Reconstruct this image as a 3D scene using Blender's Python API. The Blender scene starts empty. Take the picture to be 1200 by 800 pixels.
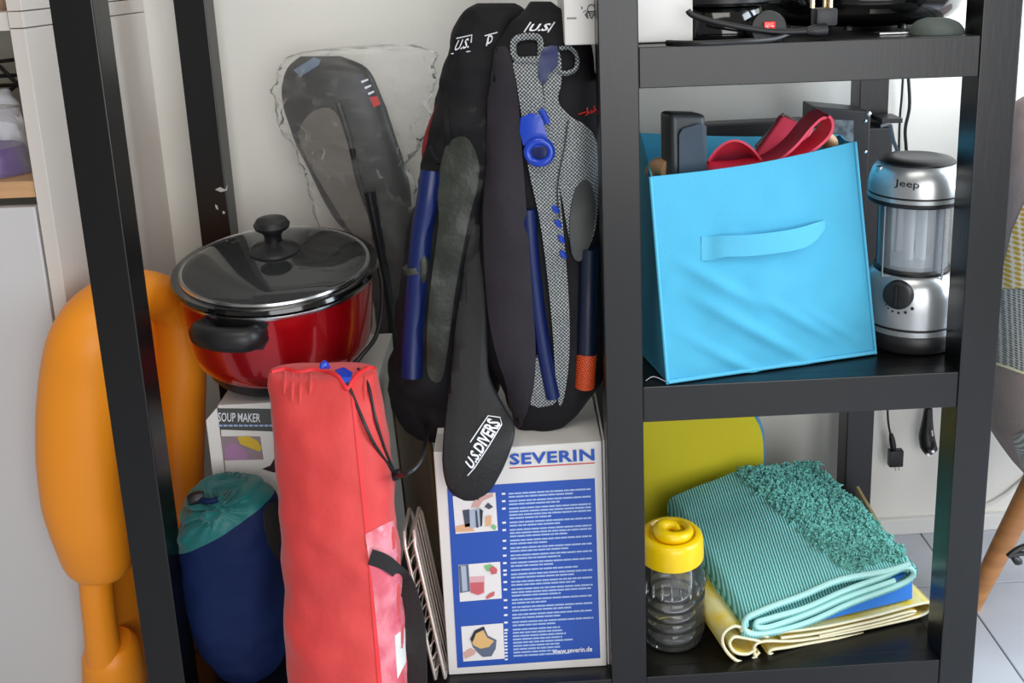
import bpy, bmesh, math, random
from mathutils import Vector, Matrix, noise
from mathutils.bvhtree import BVHTree
random.seed(7)
SC = bpy.context.scene
COL = SC.collection
PI = math.pi

# ------------------------------------------------------------------ camera, world, lights, exposure
CAM = Vector((-0.09763, -1.24665, 0.56857))
RV = Vector((0.998395, -0.048149, -0.029814))
UV = Vector((0.040261, 0.233199, 0.971595))
FV = Vector((0.039829, 0.971236, -0.234763))
FPX, PX, PY = 1190.14, 661.64, 228.66
cd = bpy.data.cameras.new('camera'); cam = bpy.data.objects.new('camera', cd); COL.objects.link(cam)
cam.matrix_world = Matrix(((RV.x, UV.x, -FV.x, CAM.x), (RV.y, UV.y, -FV.y, CAM.y), (RV.z, UV.z, -FV.z, CAM.z), (0, 0, 0, 1)))
cd.sensor_width = 36; cd.lens = FPX / 1200 * 36
cd.shift_x = (600 - PX) / 1200; cd.shift_y = (PY - 400) / 1200
cd.clip_start = .01
SC.camera = cam
world = bpy.data.worlds.new('world'); SC.world = world; world.use_nodes = True
bg = world.node_tree.nodes['Background']; bg.inputs[0].default_value = (1.0, .97, .93, 1); bg.inputs[1].default_value = .26

def area(name, loc, target, size, energy, color):
    l = bpy.data.lights.new(name, 'AREA'); l.shape = 'RECTANGLE'; l.size, l.size_y = size; l.energy = energy; l.color = color
    o = bpy.data.objects.new(name, l); COL.objects.link(o); o.location = loc
    o.rotation_euler = (Vector(target) - Vector(loc)).to_track_quat('-Z', 'Y').to_euler()
    return o
area('window_light', (2.1, -.35, .8), (.7, .5, -.15), (1.5, 1.7), 82, (.80, .90, 1))
area('post_sheen_light', (.75, -3.2, .6), (.2, .3, .2), (2.1, 1.9), 56, (.97, .98, 1))  # unseen source added behind the camera to put a sheen on the posts
area('ceiling_light', (-.1, -1.1, 2.1), (-.1, .2, 0), (1.4, 1.0), 17, (1, .95, .88))
vs = SC.view_settings
vs.view_transform = 'Standard'; vs.look = 'None'; vs.gamma = 1; vs.use_curve_mapping = False; vs.exposure = 0.0

# ------------------------------------------------------------------ helpers
def ray(px, py): return FV + RV * ((px - PX) / FPX) - UV * ((py - PY) / FPX)
def at(px, py, Y): v = ray(px, py); return CAM + v * ((Y - CAM.y) / v.y)
def atz(px, py, z): v = ray(px, py); return CAM + v * ((z - CAM.z) / v.z)
def onplane(px, py, o, n): v = ray(px, py); return CAM + v * ((o - CAM).dot(n) / v.dot(n))

def lin(c):
    return tuple((x / 255 / 12.92) if x / 255 <= .04045 else ((x / 255 + .055) / 1.055) ** 2.4 for x in c) + (1,)
MATS = {}
def mat(name, c, rough=.6, metal=0, spec=.5, noise_s=0, noise_a=0, bump=0, bump_s=60, coat=0, alpha=1, trans=0, sheen=0, stretch=None, sub=0, c2=None):
    m = bpy.data.materials.new(name); m.use_nodes = True; nt = m.node_tree; b = nt.nodes['Principled BSDF']
    b.inputs['Base Color'].default_value = lin(c); b.inputs['Roughness'].default_value = rough; b.inputs['Metallic'].default_value = metal
    b.inputs['Specular IOR Level'].default_value = spec; b.inputs['Coat Weight'].default_value = coat; b.inputs['Alpha'].default_value = alpha
    b.inputs['Transmission Weight'].default_value = trans; b.inputs['Sheen Weight'].default_value = sheen
    tc = nt.nodes.new('ShaderNodeTexCoord'); src = tc.outputs['Object']
    if stretch:
        mp = nt.nodes.new('ShaderNodeMapping'); mp.inputs['Scale'].default_value = stretch; nt.links.new(src, mp.inputs[0]); src = mp.outputs[0]
    if noise_a:
        n = nt.nodes.new('ShaderNodeTexNoise'); n.inputs['Scale'].default_value = noise_s; n.inputs['Detail'].default_value = 4
        nt.links.new(src, n.inputs['Vector'])
        mx = nt.nodes.new('ShaderNodeMix'); mx.data_type = 'RGBA'
        ca = lin(c); cb = lin(c2) if c2 else tuple(x * (1 - noise_a) for x in ca[:3]) + (1,)
        mx.inputs[6].default_value = ca; mx.inputs[7].default_value = cb
        rp = nt.nodes.new('ShaderNodeValToRGB'); rp.color_ramp.elements[0].position = .38; rp.color_ramp.elements[1].position = .62
        nt.links.new(n.outputs[0], rp.inputs[0]); nt.links.new(rp.outputs[0], mx.inputs[0]); nt.links.new(mx.outputs[2], b.inputs['Base Color'])
    if bump:
        n2 = nt.nodes.new('ShaderNodeTexNoise'); n2.inputs['Scale'].default_value = bump_s; n2.inputs['Detail'].default_value = 3
        nt.links.new(src, n2.inputs['Vector'])
        bp = nt.nodes.new('ShaderNodeBump'); bp.inputs['Strength'].default_value = bump; bp.inputs['Distance'].default_value = .004
        nt.links.new(n2.outputs[0], bp.inputs['Height']); nt.links.new(bp.outputs[0], b.inputs['Normal'])
    MATS[name] = m
    return m

def film(name, c, opacity, rough=.12, crumple=0, cs=18, gloss=.25, edge=0):
    """thin see-through sheet: transparent + a little diffuse body + gloss"""
    m = bpy.data.materials.new(name); m.use_nodes = True; nt = m.node_tree; nt.nodes.clear()
    out = nt.nodes.new('ShaderNodeOutputMaterial'); tr = nt.nodes.new('ShaderNodeBsdfTransparent'); df = nt.nodes.new('ShaderNodeBsdfDiffuse')
    gl = nt.nodes.new('ShaderNodeBsdfGlossy'); m1 = nt.nodes.new('ShaderNodeMixShader'); m2 = nt.nodes.new('ShaderNodeMixShader'); fr = nt.nodes.new('ShaderNodeLayerWeight')
    df.inputs[0].default_value = lin(c); gl.inputs['Roughness'].default_value = rough; fr.inputs['Blend'].default_value = gloss
    m1.inputs[0].default_value = opacity
    L = nt.links.new
    L(tr.outputs[0], m1.inputs[1]); L(df.outputs[0], m1.inputs[2]); L(m1.outputs[0], m2.inputs[1]); L(gl.outputs[0], m2.inputs[2]); L(fr.outputs['Fresnel'], m2.inputs[0]); L(m2.outputs[0], out.inputs[0])
    if edge:
        lw = nt.nodes.new('ShaderNodeLayerWeight'); lw.inputs['Blend'].default_value = .5; ml = nt.nodes.new('ShaderNodeMath'); ml.operation = 'MULTIPLY_ADD'
        pw = nt.nodes.new('ShaderNodeMath'); pw.operation = 'POWER'; pw.inputs[1].default_value = 1.6
        L(lw.outputs['Facing'], pw.inputs[0]); L(pw.outputs[0], ml.inputs[0]); ml.inputs[1].default_value = edge; ml.inputs[2].default_value = opacity; L(ml.outputs[0], m1.inputs[0])
    if crumple:
        tc = nt.nodes.new('ShaderNodeTexCoord'); n = nt.nodes.new('ShaderNodeTexVoronoi'); n.inputs['Scale'].default_value = cs
        b = nt.nodes.new('ShaderNodeBump'); b.inputs['Strength'].default_value = crumple; b.inputs['Distance'].default_value = .01
        L(tc.outputs['Object'], n.inputs['Vector']); L(n.outputs[0], b.inputs['Height'])
        for s in (df, gl, fr): L(b.outputs[0], s.inputs['Normal'])
    return m

def pattern(name, c1, c2, scale, rot=0, rough=.7, kind='checker', thr=.5, axis='X', bump=0):
    """woven / checked cloth from checker or crossed waves in object space"""
    m = bpy.data.materials.new(name); m.use_nodes = True; nt = m.node_tree; b = nt.nodes['Principled BSDF']; L = nt.links.new
    b.inputs['Roughness'].default_value = rough
    tc = nt.nodes.new('ShaderNodeTexCoord'); mp = nt.nodes.new('ShaderNodeMapping'); mp.inputs['Rotation'].default_value = rot if isinstance(rot, tuple) else (0, rot, 0)
    if kind == 'checker': mp.inputs['Scale'].default_value = (1, 0, 1)
    L(tc.outputs['Object'], mp.inputs[0])
    if kind == 'checker':
        t = nt.nodes.new('ShaderNodeTexVoronoi'); t.inputs['Scale'].default_value = scale; t.inputs['Randomness'].default_value = .12; L(mp.outputs[0], t.inputs['Vector']); f = t.outputs['Distance']
    else:
        t = nt.nodes.new('ShaderNodeTexWave'); t.inputs['Scale'].default_value = scale; t.bands_direction = axis; t.inputs['Distortion'].default_value = .3; L(mp.outputs[0], t.inputs['Vector']); f = t.outputs['Fac']
    rp = nt.nodes.new('ShaderNodeValToRGB'); e = rp.color_ramp.elements; e[0].position = thr - .12; e[1].position = thr + .12
    e[0].color = lin(c1); e[1].color = lin(c2)
    L(f, rp.inputs[0]); L(rp.outputs[0], b.inputs['Base Color'])
    if bump:
        bp = nt.nodes.new('ShaderNodeBump'); bp.inputs['Strength'].default_value = bump; bp.inputs['Distance'].default_value = .003; L(f, bp.inputs['Height']); L(bp.outputs[0], b.inputs['Normal'])
    return m

class MB:
    def __init__(s): s.v = []; s.f = []
    def add(s, v, f):
        o = len(s.v); s.v += [Vector(x) for x in v]; s.f += [tuple(i + o for i in q) for q in f]; return s
    def hexa(s, c):           # 8 corners: bottom 4 (ccw from front left), top 4
        return s.add(c, [(0, 3, 2, 1), (4, 5, 6, 7), (0, 1, 5, 4), (1, 2, 6, 5), (2, 3, 7, 6), (3, 0, 4, 7)])
    def box(s, a, b, bev=0):
        (x0, y0, z0), (x1, y1, z1) = a, b
        c = [(x0, y0, z0), (x1, y0, z0), (x1, y1, z0), (x0, y1, z0), (x0, y0, z1), (x1, y0, z1), (x1, y1, z1), (x0, y1, z1)]
        if not bev: return s.hexa(c)
        return s.bhexa(c, bev)
    def bhexa(s, c, bev, seg=2):
        bm = bmesh.new(); vs = [bm.verts.new(p) for p in c]
        for q in [(0, 3, 2, 1), (4, 5, 6, 7), (0, 1, 5, 4), (1, 2, 6, 5), (2, 3, 7, 6), (3, 0, 4, 7)]: bm.faces.new([vs[i] for i in q])
        bmesh.ops.bevel(bm, geom=bm.edges[:], offset=bev, segments=seg, affect='EDGES', profile=.6)
        return s.bm(bm)
    def bm(s, bm):
        bm.verts.ensure_lookup_table(); bm.verts.index_update()
        s.add([v.co.copy() for v in bm.verts], [[v.index for v in f.verts] for f in bm.faces]); bm.free(); return s
    def rings(s, rs, cap=True, closed=False):
        n = len(rs[0]); v = [p for r in rs for p in r]; f = []
        k = len(rs)
        for i in range(k if closed else k - 1):
            for j in range(n):
                a = i * n + j; b = i * n + (j + 1) % n; c = ((i + 1) % k) * n + (j + 1) % n; d = ((i + 1) % k) * n + j
                f.append((a, b, c, d))
        if cap and not closed: f.append(tuple(range(n))[::-1]); f.append(tuple((k - 1) * n + j for j in range(n)))
        return s.add(v, f)
    def tube(s, pts, r, n=8, sm=0, closed=False, flat=1):
        pts = [Vector(p) for p in pts]
        if sm: pts = spline(pts, sm, closed)
        m = len(pts); rr = r if isinstance(r, (list, tuple)) else None
        if rr: rad = [lerp_list(rr, i / max(1, m - 1)) for i in range(m)]
        else: rad = [r] * m
        rs = []; t0 = None; up = None
        for i, p in enumerate(pts):
            a = pts[(i - 1) % m] if (closed or i) else p; b = pts[(i + 1) % m] if (closed or i < m - 1) else p
            t = (b - a).normalized()
            if up is None:
                up = Vector((0, 0, 1)) if abs(t.z) < .9 else Vector((0, 1, 0))
            up = (up - t * up.dot(t)).normalized(); sd = t.cross(up)
            rs.append([p + (sd * math.cos(2 * PI * j / n) + up * math.sin(2 * PI * j / n) * flat) * rad[i] for j in range(n)])
        return s.rings(rs, True, closed)
    def lathe(s, prof, c, n=40, axis=None, cap=True):
        c = Vector(c); q = axis if axis is not None else Matrix.Identity(3)
        return s.rings([[c + q @ Vector((r * math.cos(2 * PI * j / n), r * math.sin(2 * PI * j / n), z)) for j in range(n)] for r, z in prof], cap)
    def grid(s, P, nu, nv):
        v = [P(i / nu, j / nv) for j in range(nv + 1) for i in range(nu + 1)]
        return s.add(v, [(j * (nu + 1) + i, j * (nu + 1) + i + 1, (j + 1) * (nu + 1) + i + 1, (j + 1) * (nu + 1) + i) for j in range(nv) for i in range(nu)])
    def bvh(s): return BVHTree.FromPolygons(s.v, s.f)

def lerp_list(l, t):
    x = t * (len(l) - 1); i = min(int(x), len(l) - 2); f = x - i; return l[i] * (1 - f) + l[i + 1] * f
def cr(p0, p1, p2, p3, t):
    return .5 * ((2 * p1) + (p2 - p0) * t + (2 * p0 - 5 * p1 + 4 * p2 - p3) * t * t + (3 * p1 - p0 - 3 * p2 + p3) * t ** 3)
def spline(pts, k, closed=False):
    out = []; m = len(pts)
    for i in range(m if closed else m - 1):
        g = lambda j: pts[j % m] if closed else pts[max(0, min(m - 1, j))]
        for q in range(k): out.append(cr(g(i - 1), g(i), g(i + 1), g(i + 2), q / k))
    if not closed: out.append(pts[-1])
    return out
def solid(mb, t):
    bm = bmesh.new(); vs = [bm.verts.new(p) for p in mb.v]
    for f in mb.f:
        try: bm.faces.new([vs[i] for i in f])
        except ValueError: pass
    bmesh.ops.recalc_face_normals(bm, faces=bm.faces[:]); bm.normal_update()
    bm.verts.index_update(); n = len(vs)
    nr = []
    for v in bm.verts:
        d = v.normal.copy()
        if d.dot(CAM - v.co) > 0: d = -d
        nr.append(d)
    r = MB(); V = [v.co.copy() for v in bm.verts]
    F = [[v.index for v in f.verts] for f in bm.faces]
    side = [(e.verts[0].index, e.verts[1].index) for e in bm.edges if len(e.link_faces) == 1]
    bm.free()
    return r.add(V + [p + d * t for p, d in zip(V, nr)], F + [[i + n for i in f][::-1] for f in F] + [(a, b, b + n, a + n) for a, b in side])

LOC = {}
def build(name, mb, m, parent=None, label=None, cat=None, group=None, kind=None, smooth=40):
    me = bpy.data.meshes.new(name)
    if parent is None:
        xs = [p.x for p in mb.v]; ys = [p.y for p in mb.v]; zs = [p.z for p in mb.v]
        loc = Vector(((min(xs) + max(xs)) / 2, (min(ys) + max(ys)) / 2, min(zs)))
    else: loc = LOC[parent.name]
    me.from_pydata([p - loc for p in mb.v], [], mb.f)
    bm = bmesh.new(); bm.from_mesh(me); bmesh.ops.recalc_face_normals(bm, faces=bm.faces[:]); bm.to_mesh(me); bm.free()
    if smooth:
        for p in me.polygons: p.use_smooth = True
        me.set_sharp_from_angle(angle=math.radians(smooth))
    me.materials.append(m)
    o = bpy.data.objects.new(name, me); COL.objects.link(o)
    if parent is not None: o.parent = parent
    else: o.location = loc
    LOC[o.name] = loc
    return tag(o, label, cat, group, kind)
def tag(o, label=None, cat=None, group=None, kind=None):
    for k, v in (('label', label), ('category', cat), ('group', group), ('kind', kind)):
        if v: o[k] = v
    return o
def thing(name, loc, label, cat, group=None):
    o = bpy.data.objects.new(name, None); COL.objects.link(o); o.location = Vector(loc); o.empty_display_size = .05
    LOC[o.name] = Vector(loc)
    return tag(o, label, cat, group)

def loft_px(levels, n=32, per=5, pw=2.3, wr=0, ws=14, seed=0):
    """soft body: rows of (pixel row, left, right, depth of its middle, half thickness) spaced in the world"""
    L = [Vector(l) if len(l) <= 4 else l for l in levels]
    rows = []
    m = len(levels)
    for i in range(m - 1):
        g = lambda j: levels[max(0, min(m - 1, j))]
        for q in range(per):
            rows.append([cr(g(i - 1)[a], g(i)[a], g(i + 1)[a], g(i + 2)[a], q / per) for a in range(5)])
    rows.append(list(levels[-1]))
    rs = []
    for py, xl, xr, yc, th in rows:
        a, b = at(xl, py, yc), at(xr, py, yc); c = (a + b) / 2; h = (b - a) / 2; r = []
        for j in range(n):
            t = 2 * PI * j / n; ct, st = math.cos(t), math.sin(t)
            x = math.copysign(abs(ct) ** (2 / pw), ct); y = math.copysign(abs(st) ** (2 / pw), st)
            p = c + h * x + Vector((0, th * y, 0))
            if wr:
                d = noise.noise(p * ws + Vector((seed, seed * 2, 0))) * wr + noise.noise(p * ws * 2.7 + Vector((seed, 3, 1))) * wr * .5
                p = p + Vector((x * h.length, th * y, 0)).normalized() * d
            r.append(p)
        rs.append(r)
    return MB().rings(rs)

def hit(px, py, bvh, Y=None):
    d = ray(px, py).normalized(); r = bvh.ray_cast(CAM, d)
    if r[0] is not None: return r[0], r[1]
    if Y is None:
        best = None
        q = at(px, py, .1); w = bvh.find_nearest(q)
        return w[0], w[1]
    return at(px, py, Y), Vector((0, -1, 0))
def poly_grid(poly, step):
    bm = bmesh.new(); f = bm.faces.new([bm.verts.new((x, y, 0)) for x, y in poly])
    xs = [p[0] for p in poly]; ys = [p[1] for p in poly]
    x = min(xs) + step
    while x < max(xs):
        bmesh.ops.bisect_plane(bm, geom=bm.verts[:] + bm.edges[:] + bm.faces[:], plane_co=(x, 0, 0), plane_no=(1, 0, 0)); x += step
    y = min(ys) + step
    while y < max(ys):
        bmesh.ops.bisect_plane(bm, geom=bm.verts[:] + bm.edges[:] + bm.faces[:], plane_co=(0, y, 0), plane_no=(0, 1, 0)); y += step
    bmesh.ops.triangulate(bm, faces=[f for f in bm.faces if len(f.verts) > 4])
    return bm
def spoly(pts, k=4): return [(p.x, p.y) for p in spline([Vector((x, y, 0)) for x, y in pts], k, True)]
def patch(poly, bvh, off=.001, thick=0, step=8, Y=None, bulge=0, sm=0):
    """a sheet that lies on a surface, over the outline given"""
    if sm: poly = spoly(poly, sm)
    bm = poly_grid(poly, step)
    cx = sum(p[0] for p in poly) / len(poly); cy = sum(p[1] for p in poly) / len(poly)
    rr = max(math.hypot(p[0] - cx, p[1] - cy) for p in poly)
    for v in bm.verts:
        p, nrm = hit(v.co.x, v.co.y, bvh, Y)
        d = ray(v.co.x, v.co.y).normalized()
        b = bulge * max(0, 1 - ((v.co.x - cx) ** 2 + (v.co.y - cy) ** 2) / rr ** 2) if bulge else 0
        v.co = p - d * (off + b)
    r = MB(); r.bm(bm)
    return solid(r, thick) if thick else r
def flat(poly, o, n, off=.0004, thick=0, sm=0):
    if sm: poly = spoly(poly, sm)
    pts = [onplane(x, y, o, n) - n * off * (1 if ray(x, y).dot(n) > 0 else -1) for x, y in poly]
    return MB().add(pts, [tuple(range(len(pts)))])

def text_mb(s, bold=0, spacing=1):
    cu = bpy.data.curves.new('t', 'FONT'); cu.body = s; cu.resolution_u = 2; cu.offset = bold; cu.space_character = spacing
    o = bpy.data.objects.new('t', cu); COL.objects.link(o)
    dg = bpy.context.evaluated_depsgraph_get(); dg.update()
    me = bpy.data.meshes.new_from_object(o.evaluated_get(dg))
    mb = MB().add([v.co.copy() for v in me.vertices], [tuple(p.vertices) for p in me.polygons])
    bpy.data.objects.remove(o); bpy.data.curves.remove(cu); bpy.data.meshes.remove(me)
    return mb
def text_map(s, quad, mapper, bold=0, spacing=1):
    """lettering fitted between four corners bl, br, tr, tl given in the photograph's grid and laid on a surface by mapper"""
    mb = text_mb(s, bold, spacing)
    x0 = min(v.x for v in mb.v); x1 = max(v.x for v in mb.v); y0 = min(v.y for v in mb.v); y1 = max(v.y for v in mb.v)
    bl, br, tr, tl = [Vector(q) for q in quad]; out = []
    for v in mb.v:
        u = (v.x - x0) / (x1 - x0); w = (v.y - y0) / (y1 - y0)
        p = bl * (1 - u) * (1 - w) + br * u * (1 - w) + tr * u * w + tl * (1 - u) * w
        out.append(mapper(p.x, p.y))
    return MB().add(out, mb.f)
def on_bvh(bvh, off=.001, Y=None):
    return lambda x, y: hit(x, y, bvh, Y)[0] - ray(x, y).normalized() * off
def on_flat(o, n, off=.0006):
    return lambda x, y: onplane(x, y, o, n) - ray(x, y).normalized() * off

# ------------------------------------------------------------------ materials
M = {}
M['wall'] = mat('wall_paint', (234, 232, 224), .75, bump=.05, bump_s=220)
M['cab'] = mat('cabinet_laminate', (214, 206, 198), .45, bump=.03, bump_s=150)
M['tile'] = mat('floor_tile', (196, 200, 208), .22, noise_s=5, noise_a=.14, spec=.5)
M['grout'] = mat('grout', (150, 150, 152), .9)
M['rack'] = mat('black_brown_wood', (9, 8, 8), .32, bump=.035, bump_s=30, stretch=(6, 6, 1), spec=.55, noise_s=8, noise_a=.18)
M['wood'] = mat('beech', (205, 160, 115), .5, noise_s=12, noise_a=.22, stretch=(1, 1, 8))
M['legwood'] = mat('leg_wood', (190, 130, 78), .45, noise_s=10, noise_a=.25, stretch=(1, 1, 6))
M['orange'] = mat('orange_plastic', (250, 152, 28), .42, bump=.04, bump_s=300, sub=.1)
M['red'] = mat('red_metallic', (186, 10, 24), .25, metal=.55, coat=.8)
M['black'] = mat('black_plastic', (22, 22, 24), .42, spec=.5)
M['blackgloss'] = mat('black_gloss', (9, 9, 10), .1, spec=.6, coat=.4)
M['blackmat'] = mat('black_matte', (24, 24, 26), .8, bump=.2, bump_s=400)
M['steel'] = mat('steel', (205, 205, 205), .25, metal=1)
M['wire'] = mat('wire_chrome', (214, 206, 194), .3, metal=.55)
M['silver'] = mat('silver_paint', (188, 192, 194), .3, metal=.75)
M['glassdark'] = film('smoked_lid_glass', (60, 62, 62), .55, .06, gloss=.38)
M['carton'] = mat('white_carton', (226, 224, 220), .55, bump=.03, bump_s=90)
M['blueprint'] = mat('blue_print', (40, 84, 178), .4)
M['redprint'] = mat('red_print', (205, 40, 40), .5)
M['whiteprint'] = mat('white_print', (235, 238, 245), .5)
M['lightprint'] = mat('pale_blue_print', (165, 188, 228), .5)
M['greyprint'] = mat('grey_print', (78, 82, 80), .5)
M['blackprint'] = mat('black_print', (26, 26, 28), .5)
M['cyan'] = mat('cyan_canvas', (78, 170, 204), .8, bump=.12, bump_s=500, spec=.2)
M['cyanhem'] = mat('cyan_hem', (84, 178, 212), .8, bump=.1, bump_s=500)
M['nylonred'] = mat('red_nylon', (212, 56, 54), .62, bump=.55, bump_s=26, noise_s=9, noise_a=.12, sheen=.2)
M['nylonredlight'] = mat('red_seam', (228, 44, 50), .55)
M['pinkfilm'] = mat('pink_mesh_film', (206, 88, 104), .3, bump=.5, bump_s=60, noise_s=24, noise_a=.2, c2=(226, 140, 150), coat=.3)
M['teal'] = mat('teal_nylon', (0, 104, 104), .5, bump=.2, bump_s=70, sheen=.2)
M['navy'] = mat('navy_nylon', (9, 30, 76), .7, spec=.25, bump=.25, bump_s=50, noise_s=7, noise_a=.2)
M['blackbag'] = mat('black_bag_fabric', (20, 19, 23), .75, bump=.35, bump_s=60, spec=.3)
M['bagpanel'] = mat('charcoal_bag_fabric', (46, 42, 50), .7, bump=.4, bump_s=40, spec=.35)
M['strap'] = mat('black_webbing', (34, 33, 34), .8, bump=.2, bump_s=250)
M['vinyl'] = film('clear_vinyl', (70, 75, 70), .0, .1, gloss=.14)
M['finolive'] = mat('olive_grey_rubber', (46, 51, 42), .5, bump=.3, bump_s=120)
M['finmesh'] = pattern('grey_netting', (46, 52, 56), (190, 196, 198), 290, rot=(.0, .78, 0), rough=.6, thr=.46)
M['blueplastic'] = mat('blue_plastic', (22, 66, 190), .28, coat=.3)
M['bluetube'] = mat('blue_tube', (8, 30, 88), .35)
M['navytube'] = mat('dark_navy_tube', (8, 22, 48), .4)
M['orangemesh'] = pattern('orange_netting', (120, 30, 5), (235, 90, 25), 330, rot=(0, .5, 0), rough=.6, thr=.42)
M['polybag'] = film('clear_poly_bag', (240, 238, 232), .06, .2, crumple=1.0, cs=11, gloss=.1, edge=.75)
M['finblack'] = mat('black_fin_rubber', (20, 22, 25), .4, bump=.2, bump_s=30)
M['fingrey'] = mat('grey_fin_foot', (112, 106, 100), .6, bump=.3, bump_s=25, noise_s=12, noise_a=.25)
M['tray'] = mat('dark_baked_tray', (96, 78, 48), .25, metal=.35, noise_s=6, noise_a=.35, c2=(70, 52, 28))
M['silicone'] = mat('red_silicone', (236, 72, 100), .5, spec=.4)
M['slate'] = mat('slate_plastic', (42, 58, 74), .4)
M['greycap'] = mat('dark_grey_plastic', (52, 58, 60), .4)
M['yellow'] = mat('yellow_plastic', (246, 206, 0), .35, coat=.2)
M['jar'] = film('clear_jar_plastic', (170, 172, 168), .07, .05, gloss=.3)
M['foam'] = mat('yellow_foam', (204, 190, 16), .7, bump=.1, bump_s=300)
M['blue'] = mat('blue_foam', (52, 128, 222), .7)
M['tealrug'] = pattern('teal_ribbed_cotton', (84, 160, 158), (150, 222, 216), 72, rough=.95, kind='wave', thr=.4, axis='X', bump=.6)
M['tealtuft'] = mat('teal_tuft', (112, 184, 172), .95, bump=.6, bump_s=200, noise_s=40, noise_a=.25)
M['mint'] = pattern('mint_overlock', (120, 205, 200), (208, 240, 232), 160, rough=.9, kind='wave', thr=.4, axis='DIAGONAL')
M['plaid'] = mat('yellow_plaid_cotton', (232, 200, 60), .9, noise_s=26, noise_a=.5, c2=(222, 214, 150), bump=.2, bump_s=200)
M['plaidhem'] = mat('cream_hem', (236, 230, 196), .9)
M['card'] = mat('brown_card', (190, 160, 110), .8)
M['mauve'] = mat('mauve_upholstery', (158, 142, 140), .9, bump=.25, bump_s=300, noise_s=30, noise_a=.08)
M['tweed'] = pattern('grey_tweed', (96, 98, 100), (196, 196, 192), 260, rough=.95, thr=.38)
M['gold'] = pattern('gold_patch_cloth', (200, 160, 60), (228, 222, 210), 130, rough=.95, thr=.4)
M['rocker'] = bpy.data.materials.new('red_rocker'); M['rocker'] = mat('red_rocker_plastic', (235, 40, 24), .25, coat=.4)
M['brass'] = mat('brass_pin', (222, 200, 160), .22, metal=1)
M['greypad'] = mat('grey_green_foam', (88, 96, 92), .9, bump=.3, bump_s=80)
M['purple'] = mat('purple_film', (96, 66, 140), .4, bump=.4, bump_s=40)
M['paper'] = mat('white_paper', (228, 230, 236), .7)
M['beige'] = mat('beige_cloth', (214, 182, 158), .8)
M['chip'] = mat('bare_chip', (186, 182, 178), .8)
M['jeepglass'] = film('clear_lantern_globe', (205, 214, 222), .30, .08, gloss=.35)
M['pot_in'] = mat('dark_crock', (26, 26, 26), .25)
SH3 = -.4484; SH2 = 0.0; SH1 = .4497; FLOOR = -.60; WALLY = .565

# ------------------------------------------------------------------ setting
build('wall_back', MB().box((-1.6, WALLY, FLOOR), (3.2, WALLY + .1, 2.4)), M['wall'], kind='structure', smooth=0)
build('baseboard_back', MB().box((-.70, WALLY - .012, FLOOR), (3.2, WALLY, FLOOR + .035), .003), M['carton'], kind='structure', smooth=0)
fl = build('floor', MB().box((-1.8, -2.6, FLOOR - .05), (3.2, WALLY + .1, FLOOR - .004)), M['grout'], kind='structure', smooth=0)
tx0, ty0, ts = .676, .383, .6
tm = None
for i in range(-4, 5):
    for j in range(-5, 1):
        x0, x1 = tx0 + i * ts + .0015, tx0 + (i + 1) * ts - .0015; y0, y1 = ty0 + j * ts + .0015, min(ty0 + (j + 1) * ts - .0015, WALLY)
        if j == 0: y1 = WALLY
        t = build('floor_tile', MB().box((x0, y0, FLOOR - .02), (x1, y1, FLOOR), .0015), M['tile'], fl, smooth=0)

# ------------------------------------------------------------------ white cabinet on the left
cb = thing('white_cabinet', (-.95, .38, FLOOR), 'white laminate cabinet with open niches at the far left edge', 'cabinet')
ax, ay, bx, by = -.770, .19, -.739, WALLY
def cslab(z0, z1, yf=ay, x_off=0): return [(ax - .02 - x_off, yf, z0), (ax - x_off, yf, z0), (bx - x_off, by, z0), (bx - .02 - x_off, by, z0), (ax - .02 - x_off, yf, z1), (ax - x_off, yf, z1), (bx - x_off, by, z1), (bx - .02 - x_off, by, z1)]
for z0, z1 in ((FLOOR, .4855), (.4870, .5085), (.510, 1.2)):
    build('side_panel', MB().bhexa(cslab(z0, z1), .0006, 1), M['cab'], cb, smooth=0)
build('back_panel', MB().box((-1.25, .50, FLOOR), (-.772, .515, 1.2)), mat('niche_back', (176, 178, 165), .6), cb, smooth=0)
build('shelf', MB().box((-1.25, ay + .002, .4835), (-.7915, .5, .5085), .001), M['cab'], cb, smooth=0)
build('shelf', MB().box((-1.25, ay + .002, .249), (-.7915, .5, .273), .001), M['wood'], cb, 'light wooden shelf under the bags', smooth=0)
build('door', MB().box((-1.25, ay - .002, FLOOR + .02), (-.7935, ay + .018, .236), .002), mat('cabinet_door', (205, 203, 203), .4), cb, 'pale grey lower door', smooth=0)
# things standing in the niches
t = thing('purple_bag', (-.86, .3, .273), 'purple package in clear film on the cabinet shelf, far left', 'package')
mb = loft_px([(170, -60, 24, .27, .04), (185, -70, 33, .27, .05), (205, -75, 36, .27, .05), (219, -70, 14, .27, .045)], wr=.006, ws=30)
build('package_body', mb, M['purple'], t)
mb = loft_px([(125, -55, 20, .26, .03), (150, -60, 28, .26, .05), (175, -62, 34, .26, .06), (200, -62, 38, .26, .062)], wr=.01, ws=26, seed=3)
build('film_wrap', mb, M['polybag'], t)
t = build('white_paper_bundle', loft_px([(104, -30, 10, .33, .01), (112, -34, 16, .33, .02), (130, -30, 24, .33, .02), (150, -20, 28, .33, .02), (172, -10, 30, .33, .02)], wr=.008, ws=30, seed=5), M['paper'], label='crumpled white paper standing behind the purple package', cat='paper')
mb = MB()
for a in (((-60, 75), (0, 72), (16, 70)), ((-60, 68), (0, 78), (22, 100), (40, 118)), ((-60, 92), (20, 88), (26, 87)), ((-60, 104), (6, 100), (30, 100)), ((-60, 140), (0, 118), (22, 96)), ((-60, 75), (-60, 92), (-60, 210))):
    mb.tube([at(x, y, .42) for x, y in a], .0035, 6)
mb.tube([at(-20, 60, .42), at(-22, 215, .42)], .0035, 6)
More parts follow.
